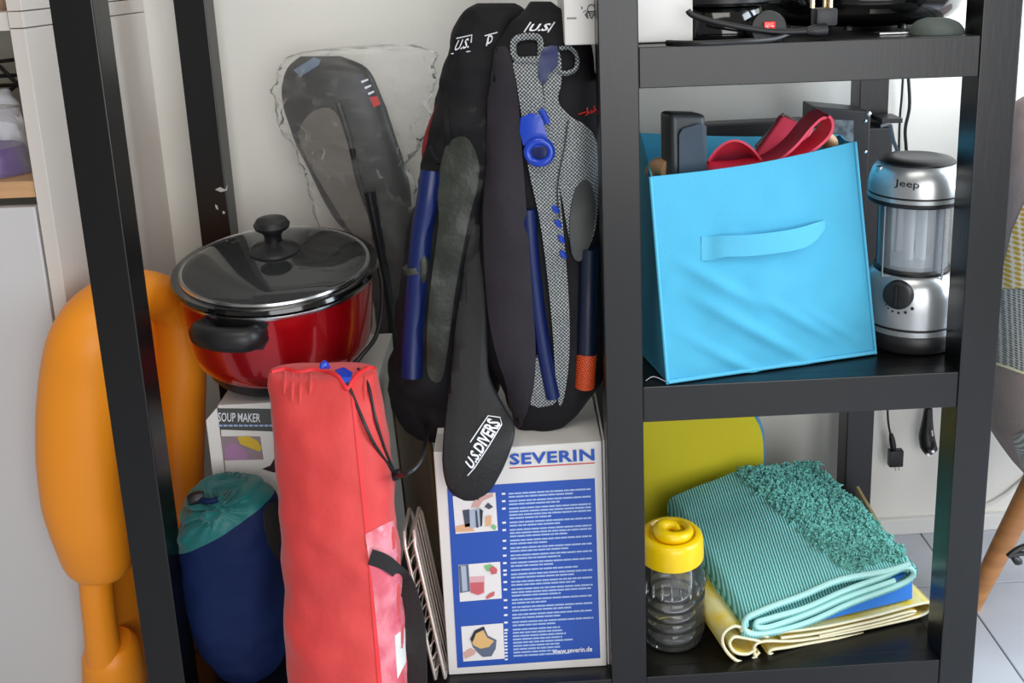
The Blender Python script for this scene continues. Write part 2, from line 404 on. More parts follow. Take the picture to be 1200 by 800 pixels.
build('wire_stand', mb, M['black'], label='black wire stand at the back of the cabinet niche', cat='wire stand')
build('beige_bundle', loft_px([(-60, -80, -6, .25, .03), (-30, -90, 2, .25, .05), (0, -90, 4, .25, .05), (13, -80, 2, .25, .045)], wr=.004), M['beige'], label='beige cloth bundle on the upper cabinet shelf at the top left', cat='cloth')

# ------------------------------------------------------------------ the rack
W = .05
rk = thing('storage_rack', (-.06, .245, FLOOR), 'tall black-brown wooden storage rack with square posts holding everything', 'rack')
P = {'lf': (-.6486, 0), 'mf': (0, 0), 'rf': (.478, 0), 'lb': (-.6486, .442), 'mb': (0, .442), 'rb': (.478, .442)}
posts = {}
for k, (x, y) in P.items():
    posts[k] = build('post', MB().box((x, y, FLOOR), (x + W, y + W, 1.15), .0016), M['rack'], rk, smooth=0)
def rail(a, b): return build('rail', MB().box(a, b, .0012), M['rack'], rk, smooth=0)
for z in (SH1, SH2, SH3):
    h = .051
    rail((.0502, .0015, z - h), (.4778, .024, z)); rail((.0502, .468, z - h), (.4778, .490, z))
    for x in (.002, .48): rail((x + .004, .0502, z - h), (x + .026, .4418, z))
    build('shelf_board', MB().box((.030, .0245, z - .018), (.498, .4415 + .026, z - .0006), .0008), M['rack'], rk, smooth=0)
z = SH3
rail((-.5984, .0015, z - .051), (-.0002, .024, z)); rail((-.5984, .468, z - .051), (-.0002, .490, z)); rail((-.6446, .0502, z - .051), (-.6226, .4418, z))
build('shelf_board', MB().box((-.6222, .0245, z - .018), (.0055, .467, z - .0006), .0008), M['rack'], rk, smooth=0)
for x in (-.5984, ): rail((x, .0, 1.05), (-.0002, .024, 1.1)); rail((x, .468, 1.05), (-.0002, .490, 1.1))
o, n = Vector((0, .442, 0)), Vector((0, 1, 0))
for poly in ([(252, 222), (258, 219), (264, 222), (267, 216), (266, 223), (259, 225)], [(252, 239), (255, 241), (256, 246), (253, 244)], [(261, 247), (264, 248), (263, 251), (261, 250)]):
    build('paint_chip', flat(poly, o, n, .0005), M['chip'], rk, 'pale scuff mark on the rear left post', smooth=0)

# ------------------------------------------------------------------ orange plastic toy
t = thing('orange_plastic_toy', (-.72, .13, FLOOR), 'large orange moulded plastic panel with rounded arched rim behind the left post', 'plastic toy')
def YO(x): return .125 + max(0, x - 110) * .0018      # the panel stands turned, its right end deeper
def pxt(path, d=0): return [at(x, y, YO(x) + d) for x, y in path]
def rpx(rs, path): return [r * (1.29 + YO(p[0])) / 1190 for r, p in zip(rs, path)]
pts = [(117, 668), (115, 655), (107, 618), (100, 585), (96, 540), (95, 490), (98, 440), (106, 400), (124, 370), (152, 350), (180, 346), (202, 362), (209, 400), (208, 450), (207, 500), (209, 560), (215, 630), (220, 690), (224, 735)]
rad = rpx([33, 42, 48, 51, 52, 51, 49, 47, 43, 37, 33, 34, 38, 39, 39, 36, 28, 20, 12], pts)
build('rim', MB().tube(pxt(pts), rad, 24, 4, flat=.8), M['orange'], t)
build('strut', MB().tube(pxt([(110, 640), (113, 690), (117, 730), (122, 770)]), [.0235, .0235, .0235, .026], 16, 3), M['orange'], t)
build('foot', MB().tube(pxt([(129, 752), (131, 764), (134, 800), (137, 850), (140, 893)]), [.031, .043, .046, .047, .045], 20, 4), M['orange'], t)
poly = spoly([(110, 420), (150, 352), (190, 350), (222, 400), (226, 480), (232, 560), (240, 640), (237, 690), (226, 742), (212, 770), (180, 800), (130, 790), (112, 720), (100, 640), (95, 520)], 3)
bm = poly_grid(poly, 12)
for v in bm.verts: v.co = at(v.co.x, v.co.y, YO(v.co.x) + .012)
r_ = MB(); r_.bm(bm)
build('panel', solid(r_, .02), M['orange'], t)
for a in ([(118, 430), (122, 470), (126, 500)], [(208, 468), (213, 510), (214, 552)], [(190, 420), (200, 400), (205, 372)], [(186, 450), (198, 470), (218, 462)]):
    build('moulded_ridge', MB().tube(pxt(a, -.004 if a[0][0] < 150 else .004), [.002, .007, .002], 8, 4), M['orange'], t)

# ------------------------------------------------------------------ soup maker carton
t = thing('carton', (-.445, .28, SH3), 'white soup maker carton under the red slow cooker', 'box')
X0, X1, Y0, Y1, Z0, Z1 = -.558, -.334, .150, .412, SH3, -.064
build('box_body', MB().box((X0, Y0, Z0), (X1, Y1, Z1), .0012), M['carton'], t, smooth=0)
build('side_flap', MB().bhexa([(X0 - .018, Y0 - .004, -.20), (X0 - .001, Y0 - .001, -.20), (X0 - .001, Y0 + .001, -.2), (X0 - .018, Y0 - .001, -.2), (X0 - .018, Y0 - .004, -.085), (X0 - .001, Y0 - .001, -.067), (X0 - .001, Y0 + .001, -.067), (X0 - .018, Y0 - .001, -.085)], .0003, 1), M['carton'], t, smooth=0)
o, n = Vector((0, Y0, 0)), Vector((0, 1, 0))
build('printed_band', flat([(254, 478), (340, 479), (341, 506), (255, 503)], o, n, .0004), M['greyprint'], t, 'dark grey heading band', smooth=0)
build('lettering', text_map('SOUP MAKER', [(255.5, 494), (305, 494.5), (305, 484.5), (255.5, 483)], on_flat(o, n, .0012), .01), M['whiteprint'], t, 'white heading reading SOUP MAKER', smooth=0)
mb = MB()
for k in range(12): a = flat([(256 + k * 6, 497), (260.8 + k * 6, 497.1), (260.8 + k * 6, 499.2), (256 + k * 6, 499.1)], o, n, .0012); mb.add(a.v, a.f)
build('small_print', mb, M['lightprint'], t, smooth=0)
build('picture', flat([(258, 511), (305, 511), (309, 538), (262, 539)], o, n, .0005), mat('photo_mauve', (150, 132, 140), .5), t, 'printed photograph of fruit', smooth=0)
build('printed_bananas', flat([(278, 512), (290, 510), (302, 516), (307, 524), (305, 529), (292, 524), (282, 520)], o, n, .0009), mat('banana_print', (214, 180, 60), .5), t, smooth=0)
build('printed_berries', flat([(263, 524), (272, 518), (284, 524), (291, 532), (289, 538), (265, 539)], o, n, .0009), mat('berry_print', (170, 128, 168), .5), t, smooth=0)
build('printed_jug', flat([(307, 549), (317, 545), (322, 536), (330, 532), (345, 535), (345, 554), (320, 553)], o, n, .0006), mat('jug_print', (58, 34, 44), .5), t, smooth=0)

# ------------------------------------------------------------------ slow cooker
pc = Vector((-.480, .262, -.046))
t = thing('slow_cooker', pc, 'red metallic slow cooker with black handles and glass lid on the carton', 'slow cooker')
H0 = .022; HB = .156
tilt = Matrix.Rotation(math.radians(8.0), 3, 'X') @ Matrix.Rotation(math.radians(1.5), 3, 'Y')
def pl(prof, zo=0, n=64): return MB().lathe(prof, pc + Vector((0, 0, 0)), n, tilt)
RR = .144
build('base', pl([(.085, .006), (.112, .006), (.116, .012), (.120, .030), (.112, .030)]), M['black'], t)
build('body', pl([(.110, .024), (.122, .026), (.131, .036), (.136, .055), (.139, .09), (.1415, .125), (.143, HB - .006), (.138, HB - .006)]), M['red'], t)
build('rim_band', pl([(.138, HB - .007), (.1450, HB - .007), (.1462, HB - .003), (.1450, HB + .0005), (.138, HB)]), M['steel'], t)
build('crock', pl([(.100, HB - .09), (.134, HB - .02), (.138, HB), (.1500, HB + .001), (.1525, HB + .006), (.1500, HB + .011), (.138, HB + .011), (.133, HB + .004), (.128, HB - .02), (.098, HB - .086)]), M['blackgloss'], t)
lid = build('lid', pl([(.1365, HB + .011), (.137, HB + .013), (.130, HB + .018), (.11, HB + .025), (.08, HB + .031), (.04, HB + .035), (.004, HB + .036), (.004, HB + .034), (.04, HB + .033), (.08, HB + .029), (.11, HB + .023), (.13, HB + .016)], n=72), M['glassdark'], t, 'smoked glass lid')
build('lid_band', pl([(.134, HB + .010), (.1388, HB + .010), (.1398, HB + .013), (.1385, HB + .016), (.134, HB + .015)]), M['steel'], lid)
build('lid_knob', pl([(.036, HB + .034), (.037, HB + .037), (.033, HB + .041), (.020, HB + .045), (.013, HB + .051), (.0125, HB + .060), (.016, HB + .067), (.025, HB + .073), (.0265, HB + .078), (.022, HB + .085), (.010, HB + .0885), (.001, HB + .089)], n=36), M['black'], lid, 'black mushroom knob')
# side handle that faces the camera
pb = MB(); pb.lathe([(.122, .026), (.131, .036), (.136, .055), (.139, .09), (.143, HB)], pc, 64, tilt, cap=False); pbv = pb.bvh()
hl = [hit(x, y, pbv)[0] for x, y in ((246, 384), (262, 390), (290, 393), (302, 391))]
fw = Vector((-.35, -.94, 0)).normalized()
path = [hl[0], hl[0] + fw * .022, hl[0] * .66 + hl[3] * .34 + fw * .032, hl[0] * .34 + hl[3] * .66 + fw * .032, hl[3] + fw * .022, hl[3]]
build('handle', MB().tube(path, .0150, 14, 4, flat=1.2), M['black'], t, 'chunky black carrying handle')
ph = [hit(x, y, pbv)[0] for x, y in ((230, 372), (310, 372), (312, 408), (230, 412))]
build('handle_mount', patch([(236, 374), (308, 377), (312, 386), (308, 410), (238, 404), (232, 396)], pbv, .004, .004, 10, sm=2), M['black'], t)
build('cord', MB().tube([at(440, 300, .27), at(447, 330, .26), at(447, 365, .24), at(440, 395, .22), at(425, 415, .20), at(412, 430, .19), at(398, 446, .20)], .0035, 8, 5), M['black'], t)

# ------------------------------------------------------------------ stuff sack
lv = [(566, 246, 286, .080, .022), (572, 230, 306, .078, .042), (585, 219, 321, .075, .054), (610, 213, 329, .075, .060), (640, 212, 333, .076, .062), (680, 215, 336, .078, .063), (715, 222, 337, .080, .062), (745, 234, 337, .081, .060), (765, 246, 334, .080, .054), (778, 260, 325, .079, .042), (786, 276, 308, .078, .02)]
full = loft_px(lv, 56, 6, 2.1, .0055, 18, 1)
t = thing('stuff_sack', (-.53, .08, SH3), 'navy stuff sack with gathered teal top standing on the bottom shelf', 'stuff sack')
p0, p1, p2 = at(213, 652, .02), at(322, 590, .03), at(322, 566, .13)
pn = (p1 - p0).cross(p2 - p0).normalized()
if pn.z < 0: pn = -pn
for nm, sgn, mm in (('sack_body', -1, 'navy'), ('sack_top', 1, 'teal')):
    bm = bmesh.new(); vs = [bm.verts.new(p) for p in full.v]
    for f in full.f: bm.faces.new([vs[i] for i in f])
    bmesh.ops.bisect_plane(bm, geom=bm.verts[:] + bm.edges[:] + bm.faces[:], plane_co=p0, plane_no=pn, clear_outer=sgn < 0, clear_inner=sgn > 0)
    kn = at(252, 600, .02)
    if sgn > 0:
        bmesh.ops.subdivide_edges(bm, edges=bm.edges[:], cuts=1, use_grid_fill=True)
        cc = sum((v.co for v in bm.verts), Vector()) / len(bm.verts)
        for v in bm.verts:
            d = v.co - kn; a = math.atan2(d.z, d.x); k = min(1, d.length / .03)
            v.co += (v.co - cc).normalized() * (.0050 * math.sin(a * 20 + 3 * noise.noise(v.co * 20)) * k * min(1, max(0, (v.co - p0).dot(pn) / .03)))
    r_ = MB(); r_.bm(bm); build(nm, r_, M[mm], t, smooth=60)
fb = full.bvh()
build('knot', MB().tube([hit(238, 606, fb)[0], hit(246, 603, fb)[0] + Vector((0, -.009, .004)), hit(256, 601, fb)[0]], [.004, .008, .004], 10, 4), M['teal'], t)
build('drawcord', MB().tube([hit(256, 583, fb)[0] + Vector((0, -.004, 0)), hit(246, 584, fb)[0] + Vector((0, -.008, 0)), hit(234, 582, fb)[0] + Vector((0, -.006, 0)), hit(226, 590, fb)[0]], .0042, 8, 4), M['navy'], t)
build('cord_lock', MB().tube([hit(228, 584, fb)[0] + Vector((-.006, -.008, .002)), hit(241, 577, fb)[0] + Vector((0, -.008, 0))], [.007, .010, .007], 12, 3), M['black'], t, 'black cord lock')
build('strap', patch([(309, 600), (322, 588), (331, 625), (333, 660), (316, 640)], fb, .002, .003, 8, sm=2), M['strap'], t)

# ------------------------------------------------------------------ red chair bag
lv = [(433, 319, 440, .046, .022), (438, 316, 445, .044, .036), (470, 317, 447, .030, .056), (550, 325, 457, .005, .060), (620, 331, 466, -.016, .062), (700, 336, 474, -.040, .062), (780, 339, 479, -.064, .062), (860, 342, 482, -.088, .062), (960, 346, 486, -.118, .058), (1008, 352, 484, -.128, .052)]
bagm = loft_px(lv, 60, 9, 2.6, .0065, 13, 9); bb = bagm.bvh()
t = thing('camp_chair_bag', (-.36, -.12, FLOOR), 'long red nylon drawstring bag with pink side leaning on the rack front', 'bag')
build('bag_body', bagm, M['nylonred'], t, smooth=60)
build('mouth_hem', MB().tube([hit(x, y, bb, .0)[0] + Vector((0, -.001, 0)) for x, y in ((318, 436), (335, 432), (350, 436), (366, 433), (384, 436), (396, 441), (404, 452), (408, 455), (412, 448), (420, 438), (432, 431), (440, 432))], .0032, 8, 4), M['nylonredlight'], t)
build('blue_lining', patch([(393, 433), (403, 430), (413, 436), (411, 446), (406, 455), (399, 444)], bb, .0025, .001, 6), M['blueplastic'], t, 'blue cloth showing in the mouth of the bag', smooth=0)
build('blue_lining', MB().tube([at(376, 432, .02), at(380, 427, .025), at(386, 431, .03)], [.002, .006, .002], 8, 3), M['blueplastic'], t)
for k, (x, y0, y1) in enumerate(((334, 436, 462), (343, 437, 470), (352, 438, 474), (364, 438, 462), (428, 440, 470))):
    build('gather', MB().tube([hit(x, y0, bb)[0], hit(x - .5, (y0 + y1) / 2, bb)[0], hit(x - 1, y1, bb)[0]], [.0022, .0034, .0008], 8, 4), M['nylonred'], t)
build('seam', patch([(410, 448), (413, 448), (434, 640), (447, 790), (452, 860), (448, 860), (442, 790), (430, 640)], bb, .0012, .0015, 8), M['nylonredlight'], t)
build('side_panel', patch([(428, 626), (446, 616), (462, 609), (470, 680), (476, 760), (478, 850), (452, 850), (445, 770), (437, 690)], bb, .0016, .001, 6), M['pinkfilm'], t, 'pink see-through side panel')
build('white_tag', patch([(463, 745), (475, 735), (476, 775), (466, 795)], bb, .003, .001, 6), M['carton'], t, 'white tag')
st = [(431, 650), (446, 655), (460, 664), (471, 680), (480, 705), (487, 740), (489, 800), (490, 870)]
rs = []
for k, (x, y) in enumerate(st):
    p = hit(x, y, bb, -.05 if y > 650 else 0)[0] + Vector((.004, -.006, 0)); w = .011 if k < 3 else .014
    if k >= 3: p = at(x, y, -.03 - .01 * (k - 3)); 
    d = Vector((.35, 0, .94)) if k < 3 else Vector((.96, -.1, .28)); rs.append((p, d * w))
rs = spline([Vector((*a, 0)) if False else a for a, _ in rs], 4), spline([b for _, b in rs], 4)
mb = MB().grid(lambda u, v: rs[0][min(len(rs[0]) - 1, int(round(v * (len(rs[0]) - 1))))] + rs[1][min(len(rs[1]) - 1, int(round(v * (len(rs[1]) - 1))))] * (2 * u - 1), 2, len(rs[0]) - 1)
build('strap', solid(mb, .002), M['strap'], t, 'black webbing carrying strap')
lk = hit(461, 553, bb, -.05)[0] + Vector((.004, -.008, 0))
build('drawcord', MB().tube([hit(408, 447, bb)[0] + Vector((0, -.004, 0)), hit(425, 488, bb)[0] + Vector((0, -.004, 0)), hit(440, 520, bb)[0] + Vector((0, -.004, 0)), lk], .0022, 8, 4), M['black'], t)
build('drawcord', MB().tube([hit(420, 431, bb)[0] + Vector((0, -.003, 0)), hit(432, 450, bb)[0] + Vector((0, -.004, 0)), hit(441, 490, bb)[0] + Vector((0, -.004, 0)), hit(452, 525, bb, -.03)[0] + Vector((0, -.006, 0)), lk], .0022, 8, 4), M['black'], t)
build('drawcord', MB().tube([lk, at(475, 556, -.04), at(489, 545, -.03), at(497, 527, .0), at(500, 508, .07), at(498, 490, .15)], .0032, 8, 5), M['black'], t)
build('cord_lock', MB().tube([lk + Vector((-.006, 0, -.004)), lk + Vector((.008, 0, .004))], [.005, .0075, .005], 12, 3), M['black'], t, 'black cord lock')

# ------------------------------------------------------------------ baking tray and wire rack between the bag and the carton
t = thing('baking_tray', (-.265, .22, SH3), 'dark brown baking tray standing on edge left of the juicer carton', 'tray')
def tp(a, b):   # a along depth, b up
    lo = Vector((-.2405, .128, SH3 + .005)); return lo + Vector((-.42, .908, 0)) * a + Vector((-.045, 0, .999)) * b
mb = MB().grid(lambda u, v: tp(u * .165, v * .355) - Vector((.004 * math.sin(PI * u) * math.sin(PI * v), 0, 0)), 8, 8)
build('tray_sheet', solid(mb, .0015), M['tray'], t)
loop = [tp(0, 0), tp(.0, .17), tp(0, .335), tp(.02, .355), tp(.08, .356), tp(.145, .355), tp(.165, .335), tp(.165, .17), tp(.165, 0), tp(.08, -.001)]
build('tray_rim', MB().tube([p + Vector((.004, -.004, 0)) for p in loop], .0042, 8, 3, closed=True), M['tray'], t)
t = thing('wire_rack', (-.26, .1, SH3), 'small chrome wire cooling rack leaning upright beside the red bag', 'rack')
def wp(a, b, c=0): lo = Vector((-.2530, .020, SH3 + .0035)); return lo + Vector((.02, 1, 0)) * a + Vector((-.135, .0, .990)) * b + Vector((1, -.1, .13)) * c
HW, DW = .232, .085
for c in (0, .014):
    loop = [wp(0, 0, c), wp(0, HW - .015, c), wp(.012, HW, c), wp(DW - .012, HW, c), wp(DW, HW - .015, c), wp(DW, 0, c)]
    build('frame_wire', MB().tube(loop, .0026, 8, 0, closed=True), M['wire'], t)
for k in range(11):
    b = .010 + k * .020
    build('cross_wire', MB().tube([wp(0, b, 0), wp(.004, b + .008, .007), wp(0, b + .016, .014)], .0013, 6, 2), M['wire'], t)
for k in range(4):
    a = .018 + k * .0165
    build('cross_wire', MB().tube([wp(a, .002, .014), wp(a, HW, .014)], .0012, 6), M['wire'], t)
for k in range(9):
    b = .015 + k * .024
    build('cross_wire', MB().tube([wp(0.002, b, .0), wp(DW, b, .0)], .0012, 6), M['wire'], t)

# ------------------------------------------------------------------ juicer carton
t = thing('carton', (-.12, .13, SH3), 'white and blue juicer carton beneath the snorkel bags on the bottom shelf', 'box')
bl, br, tr, tl = at(526, 790.5, .030), at(711, 778.5, .030), at(705, 517, .030), at(508, 530, .030)
bl.z = br.z = SH3
dp = Vector((0, .19, 0))
build('box_body', MB().bhexa([bl, br, br + dp, bl + dp, tl, tr, tr + dp + Vector((-.003, 0, 0)), tl + dp], .001, 1), M['carton'], t, smooth=0)
rf = [br + Vector((.0014, .003, 0)), br + Vector((.0042, .003, 0)), br + Vector((.0042, .19, 0)), br + Vector((.0014, .19, 0)), tr + Vector((.0014, .003, 0)), tr + Vector((.0042, .003, 0)), tr + Vector((.0042, .19, 0)), tr + Vector((.0014, .19, 0))]
build('side_flap', MB().hexa(rf), M['carton'], t, smooth=0)
n = (br - bl).cross(tl - bl).normalized(); o = bl
if n.y < 0: n = -n
F = lambda poly, k=1: flat(poly, o, n, .0004 * k)
Tm = on_flat(o, n, .0016)
build('printed_panel', F([(524, 571), (697, 560), (703.5, 770.5), (536, 782)]), M['blueprint'], t, 'blue printed panel', smooth=0)
build('lettering', text_map('SEVERIN', [(597.5, 545), (697, 539.5), (696.5, 525.5), (597, 531.5)], Tm, .032, 1.08), M['blueprint'], t, 'blue heading reading SEVERIN', smooth=0)
build('printed_rule', F([(597, 547.6), (697, 541.4), (697, 542.6), (597, 548.8)]), M['redprint'], t, smooth=0)
build('lettering', text_map('www.severin.de', [(647.5, 766), (694, 763), (694, 757), (647.5, 760)], Tm, .02), M['whiteprint'], t, 'white web address', smooth=0)
white = mat('photo_white', (236, 234, 232), .5)
pics = [F([(530.5, 581), (580.5, 576.5), (583.5, 621), (534, 625)], 2), F([(537, 661.5), (586, 657.5), (588, 700.5), (539, 704.5)], 2), F([(540.5, 733.5), (589.5, 729.5), (591.5, 771), (543, 774.5)], 2)]
lab = ['printed photograph of a juicer', 'printed photograph of red juice', 'printed photograph of a pulp container']
pics = [build('picture', m, white, t, l, smooth=0) for m, l in zip(pics, lab)]
def shp(pic, poly, c, k=3): build('printed_shape', F(poly, k), MATS.get(c) or mat(c, PC[c], .5), pics[pic], smooth=0)
PC = {'ink_grey': (70, 78, 92), 'ink_silver': (176, 190, 206), 'ink_skin': (214, 170, 160), 'ink_orange': (226, 178, 140), 'ink_green': (130, 190, 130), 'ink_red': (206, 100, 108), 'ink_pink': (224, 178, 182), 'ink_sand': (226, 186, 120), 'ink_steel': (96, 108, 128), 'ink_black': (40, 42, 54)}
shp(0, [(533, 616), (552, 612), (556, 621.5), (534, 623)], 'ink_orange'); shp(0, [(542, 597), (550, 596), (552, 616), (545, 617)], 'ink_grey')
shp(0, [(550, 597), (563, 594), (566, 598), (564, 616), (551, 618)], 'ink_silver', 4); shp(0, [(557, 597), (559, 597), (561, 617), (558, 617)], 'ink_grey', 5); shp(0, [(562, 595), (566, 597), (565, 615), (563, 616)], 'ink_black', 5)
shp(0, [(552, 594), (556, 584), (566, 580), (578, 577), (578, 581), (566, 586), (561, 594)], 'ink_skin'); shp(0, [(555, 583), (557, 576), (562, 576), (561, 585)], 'ink_black', 5)
shp(0, [(569, 604), (576, 603), (576, 615), (569, 616)], 'ink_orange', 4); shp(0, [(575, 617), (578, 613), (582, 616), (580, 620.5)], 'ink_green', 4); shp(0, [(568, 593), (572, 588), (578, 593), (573, 596)], 'ink_grey', 4)
shp(1, [(537.2, 662), (549, 660.5), (551, 692), (539, 694)], 'ink_steel'); shp(1, [(540, 662), (546, 662), (548, 691), (542, 692)], 'ink_silver', 4)
shp(1, [(550, 675), (568, 674), (568, 694), (561, 697), (551, 694)], 'ink_pink'); shp(1, [(551, 682), (567, 681), (567, 693), (560, 696), (552, 693)], 'ink_red', 4)
shp(1, [(567, 662), (575, 660), (580, 664), (578, 669), (570, 668)], 'ink_green', 4); shp(1, [(573, 665), (578, 662), (583, 666), (582, 671), (576, 672)], 'ink_red', 5); shp(1, [(569, 699), (574, 694), (580, 692), (579, 697), (571, 701)], 'ink_red', 4)
shp(2, [(551, 748), (556, 738), (567, 733), (572, 744), (582, 749), (581, 759), (576, 768), (566, 769), (560, 764), (554, 757)], 'ink_steel')
shp(2, [(552, 749), (557, 741), (566, 737), (571, 746), (579, 750), (573, 757), (563, 759), (555, 755)], 'ink_sand', 4); shp(2, [(551, 748), (556, 738), (567, 733), (568, 736), (558, 741), (554, 751)], 'ink_black', 5); shp(2, [(543, 764), (552, 758), (558, 762), (556, 766), (545, 771)], 'ink_skin', 4)
# rows of illegible small print in groups, and the little language tags
mb = MB(); tg = MB(); rng = random.Random(3)
def rowy(x, y): return y - (x - 596) * .058
groups = [2, 2, 4, 2, 3, 2, 2, 2, 2, 1, 2, 2, 3, 2, 2, 2, 2, 9]
y = 577.0
for gi, gn in enumerate(groups):
    last = gi == len(groups) - 1
    sx = 588 + (y - 577) * .018; a = F([(sx, y), (sx + 4.2, y - .3), (sx + 4.3, y + 2.0), (sx + .1, y + 2.3)], 2); tg.add(a.v, a.f)
    for r in range(gn):
        x = 596 + (y - 577) * .03; end = (692 + (y - 577) * .022) if r < gn - 1 else 640 + rng.random() * 40
        if last: end = 650 + rng.random() * 22
        while x < end:
            w = min(rng.uniform(4, 12), end - x)
            if w > 1.5:
                a = F([(x, rowy(x, y)), (x + w, rowy(x + w, y)), (x + w, rowy(x + w, y) + 2.0), (x, rowy(x, y) + 2.0)], 2); mb.add(a.v, a.f)
            x += w + .8
        y += 3.85
        if last:
            sx = 588 + (y - 577) * .018; a = F([(sx, y), (sx + 3.6, y - .3), (sx + 3.6, y + 1.6), (sx + .1, y + 1.9)], 2); tg.add(a.v, a.f)
    y += 1.0
build('small_print', mb, M['lightprint'], t, 'rows of small white print', smooth=0)
build('language_tags', tg, M['whiteprint'], t, smooth=0)
zt = tl.z + .0008
def TZ(poly): 
    pts = [atz(x, y, zt) for x, y in poly]; return MB().add(pts, [tuple(range(len(pts)))])
build('top_sticker', TZ([(621, 498), (652, 495), (654, 509), (622, 511)]), mat('sticker_grey', (176, 172, 166), .6), t, smooth=0)
build('top_tape', TZ([(512, 508), (520, 508), (520, 528), (510, 529)]), mat('tape_grey', (196, 194, 190), .3), t, smooth=0)

# ------------------------------------------------------------------ snorkel set bag, left
def mk_fin(name, poly, bvh, off, thick, m, label, bulge=.004, Y=None, sm=3, group=None, cat='swim fin'):
    return build(name, patch(poly, bvh, off, thick, 7, Y, bulge, sm), M[m], label=label, cat=cat, group=group)
lv = [(4, 556, 600, .16, .012), (12, 543, 612, .16, .026), (35, 532, 618, .16, .036), (70, 523, 620, .16, .046), (110, 513, 620, .16, .052), (150, 502, 614, .16, .056), (190, 497, 604, .16, .058), (220, 490, 594, .16, .058), (260, 480, 588, .16, .058), (310, 473, 584, .16, .058), (360, 467, 582, .16, .058), (410, 460, 582, .16, .058), (445, 455, 585, .158, .056), (470, 459, 585, .155, .05), (495, 468, 578, .150, .042), (508, 482, 562, .145, .026), (514, 500, 545, .142, .012)]
lb = loft_px(lv, 48, 7, 2.4, .008, 19, 4); lbv = lb.bvh()
t = thing('snorkel_bag', (-.24, .16, -.15), 'black snorkel bag with clear window and blue tube, left of the pair', 'bag', 'snorkel set bags on the juicer carton')
build('bag_body', lb, M['blackbag'], t, smooth=60)
build('red_piping', MB().tube([at(x, y, .15) for x, y in ((526, 98), (518, 118), (508, 140), (501, 160), (498, 178), (500, 194))], .0046, 8, 4), mat('red_piping', (120, 14, 22), .6), t, 'red piping down the edge')
build('window', patch([(514, 165), (534, 128), (568, 134), (573, 200), (562, 300), (549, 400), (528, 446), (478, 444), (486, 330), (499, 240)], lbv, .014, 0, 8, sm=3), M['vinyl'], t, 'clear vinyl window')
build('bound_edge', MB().tube([hit(x, y, lbv)[0] for x, y in ((505, 172), (512, 188), (522, 186), (526, 170), (524, 150), (522, 128))], .005, 8, 4), M['blackbag'], t)
lm = on_bvh(lbv, .0022)
build('lettering', text_map('U.S.', [(531, 60), (549, 56), (552, 44), (537, 47)], lm, .02), M['whiteprint'], t, 'white stitched logo letters', smooth=0)
for a in ([(529, 63), (551, 60)], [(535, 45), (553, 41), (552, 50)], [(568, 42), (583, 38)], [(570, 54), (572, 44)]):
    build('logo_line', MB().tube([lm(x, y) for x, y in a], .0009, 6), M['whiteprint'], t)
build('lettering', text_map('D', [(571, 52), (577, 50), (578, 40), (572, 42)], lm, .02), M['whiteprint'], t, smooth=0)
mk_fin('swim_fin', [(522, 172), (545, 160), (560, 185), (560, 215), (550, 255), (541, 300), (532, 350), (526, 400), (517, 446), (502, 440), (500, 400), (503, 350), (509, 300), (514, 260), (513, 220)], lbv, .003, .005, 'finolive', 'olive grey rubber fin behind the clear window of left snorkel bag', .005)
t2 = thing('snorkel_tube', hit(485, 440, lbv)[0], 'dark blue snorkel tube with grey clip in the left snorkel bag', 'snorkel')
sp = [hit(x, y, lbv)[0] + Vector((0, -.004, 0)) for x, y in ((506, 200), (502, 230), (496, 265), (491, 310), (487, 360), (484, 405), (483, 440))]
build('tube', MB().tube(sp, .0155, 16, 4), M['bluetube'], t2)
g = hit(487, 312, lbv)[0] + Vector((0, -.006, 0))
build('clip_band', MB().tube([g + Vector((-.0015, 0, .004)), g + Vector((.0005, 0, -.005))], .0165, 16), M['finolive'], t2, 'grey clip band')
build('clip', MB().tube([at(495, 296, .098), at(496, 312, .098), at(496, 330, .098)], [.004, .0085, .008, .004], 12, 4), M['finolive'], t2, 'grey oval clip')
# flap strap with logo
lv = [(262, 552, 566, .106, .004), (300, 545, 569, .098, .006), (350, 538, 572, .088, .008), (400, 532, 572, .074, .009), (440, 528, 574, .058, .010), (475, 524, 590, .040, .011), (495, 521, 602, .024, .011), (515, 519, 602, .008, .011), (540, 518, 593, .000, .011), (560, 521, 583, -.002, .011), (575, 528, 573, -.002, .010), (584, 542, 558, -.002, .006)]
fm = loft_px(lv, 32, 5, 3, .001, 12, 2); fbv = fm.bvh()
fo = build('strap_flap', fm, mat('padded_black', (18, 18, 20), .6, bump=.2, bump_s=200), t, 'padded carrying flap hanging in front')
build('flap_strip', patch([(553, 270), (565, 272), (566, 350), (562, 440), (556, 500), (548, 540), (535, 572), (524, 565), (520, 530), (525, 470), (532, 400), (541, 330)], fbv, .002, .003, 9, sm=3), M['strap'], fo, 'flat webbing strip')
fmap = on_bvh(fbv, .0024)
build('lettering', text_map('U.S.DIVERS', [(553, 551), (588, 496), (572, 489), (545, 541)], fmap, .03), M['whiteprint'], fo, 'white logo lettering reading U.S. DIVERS', smooth=0)
build('logo_line', MB().tube([fmap(x, y) for x, y in ((548, 557), (556, 548), (573, 522), (588, 497), (586, 489), (572, 487), (563, 500), (551, 518))], .0008, 6), M['whiteprint'], fo)
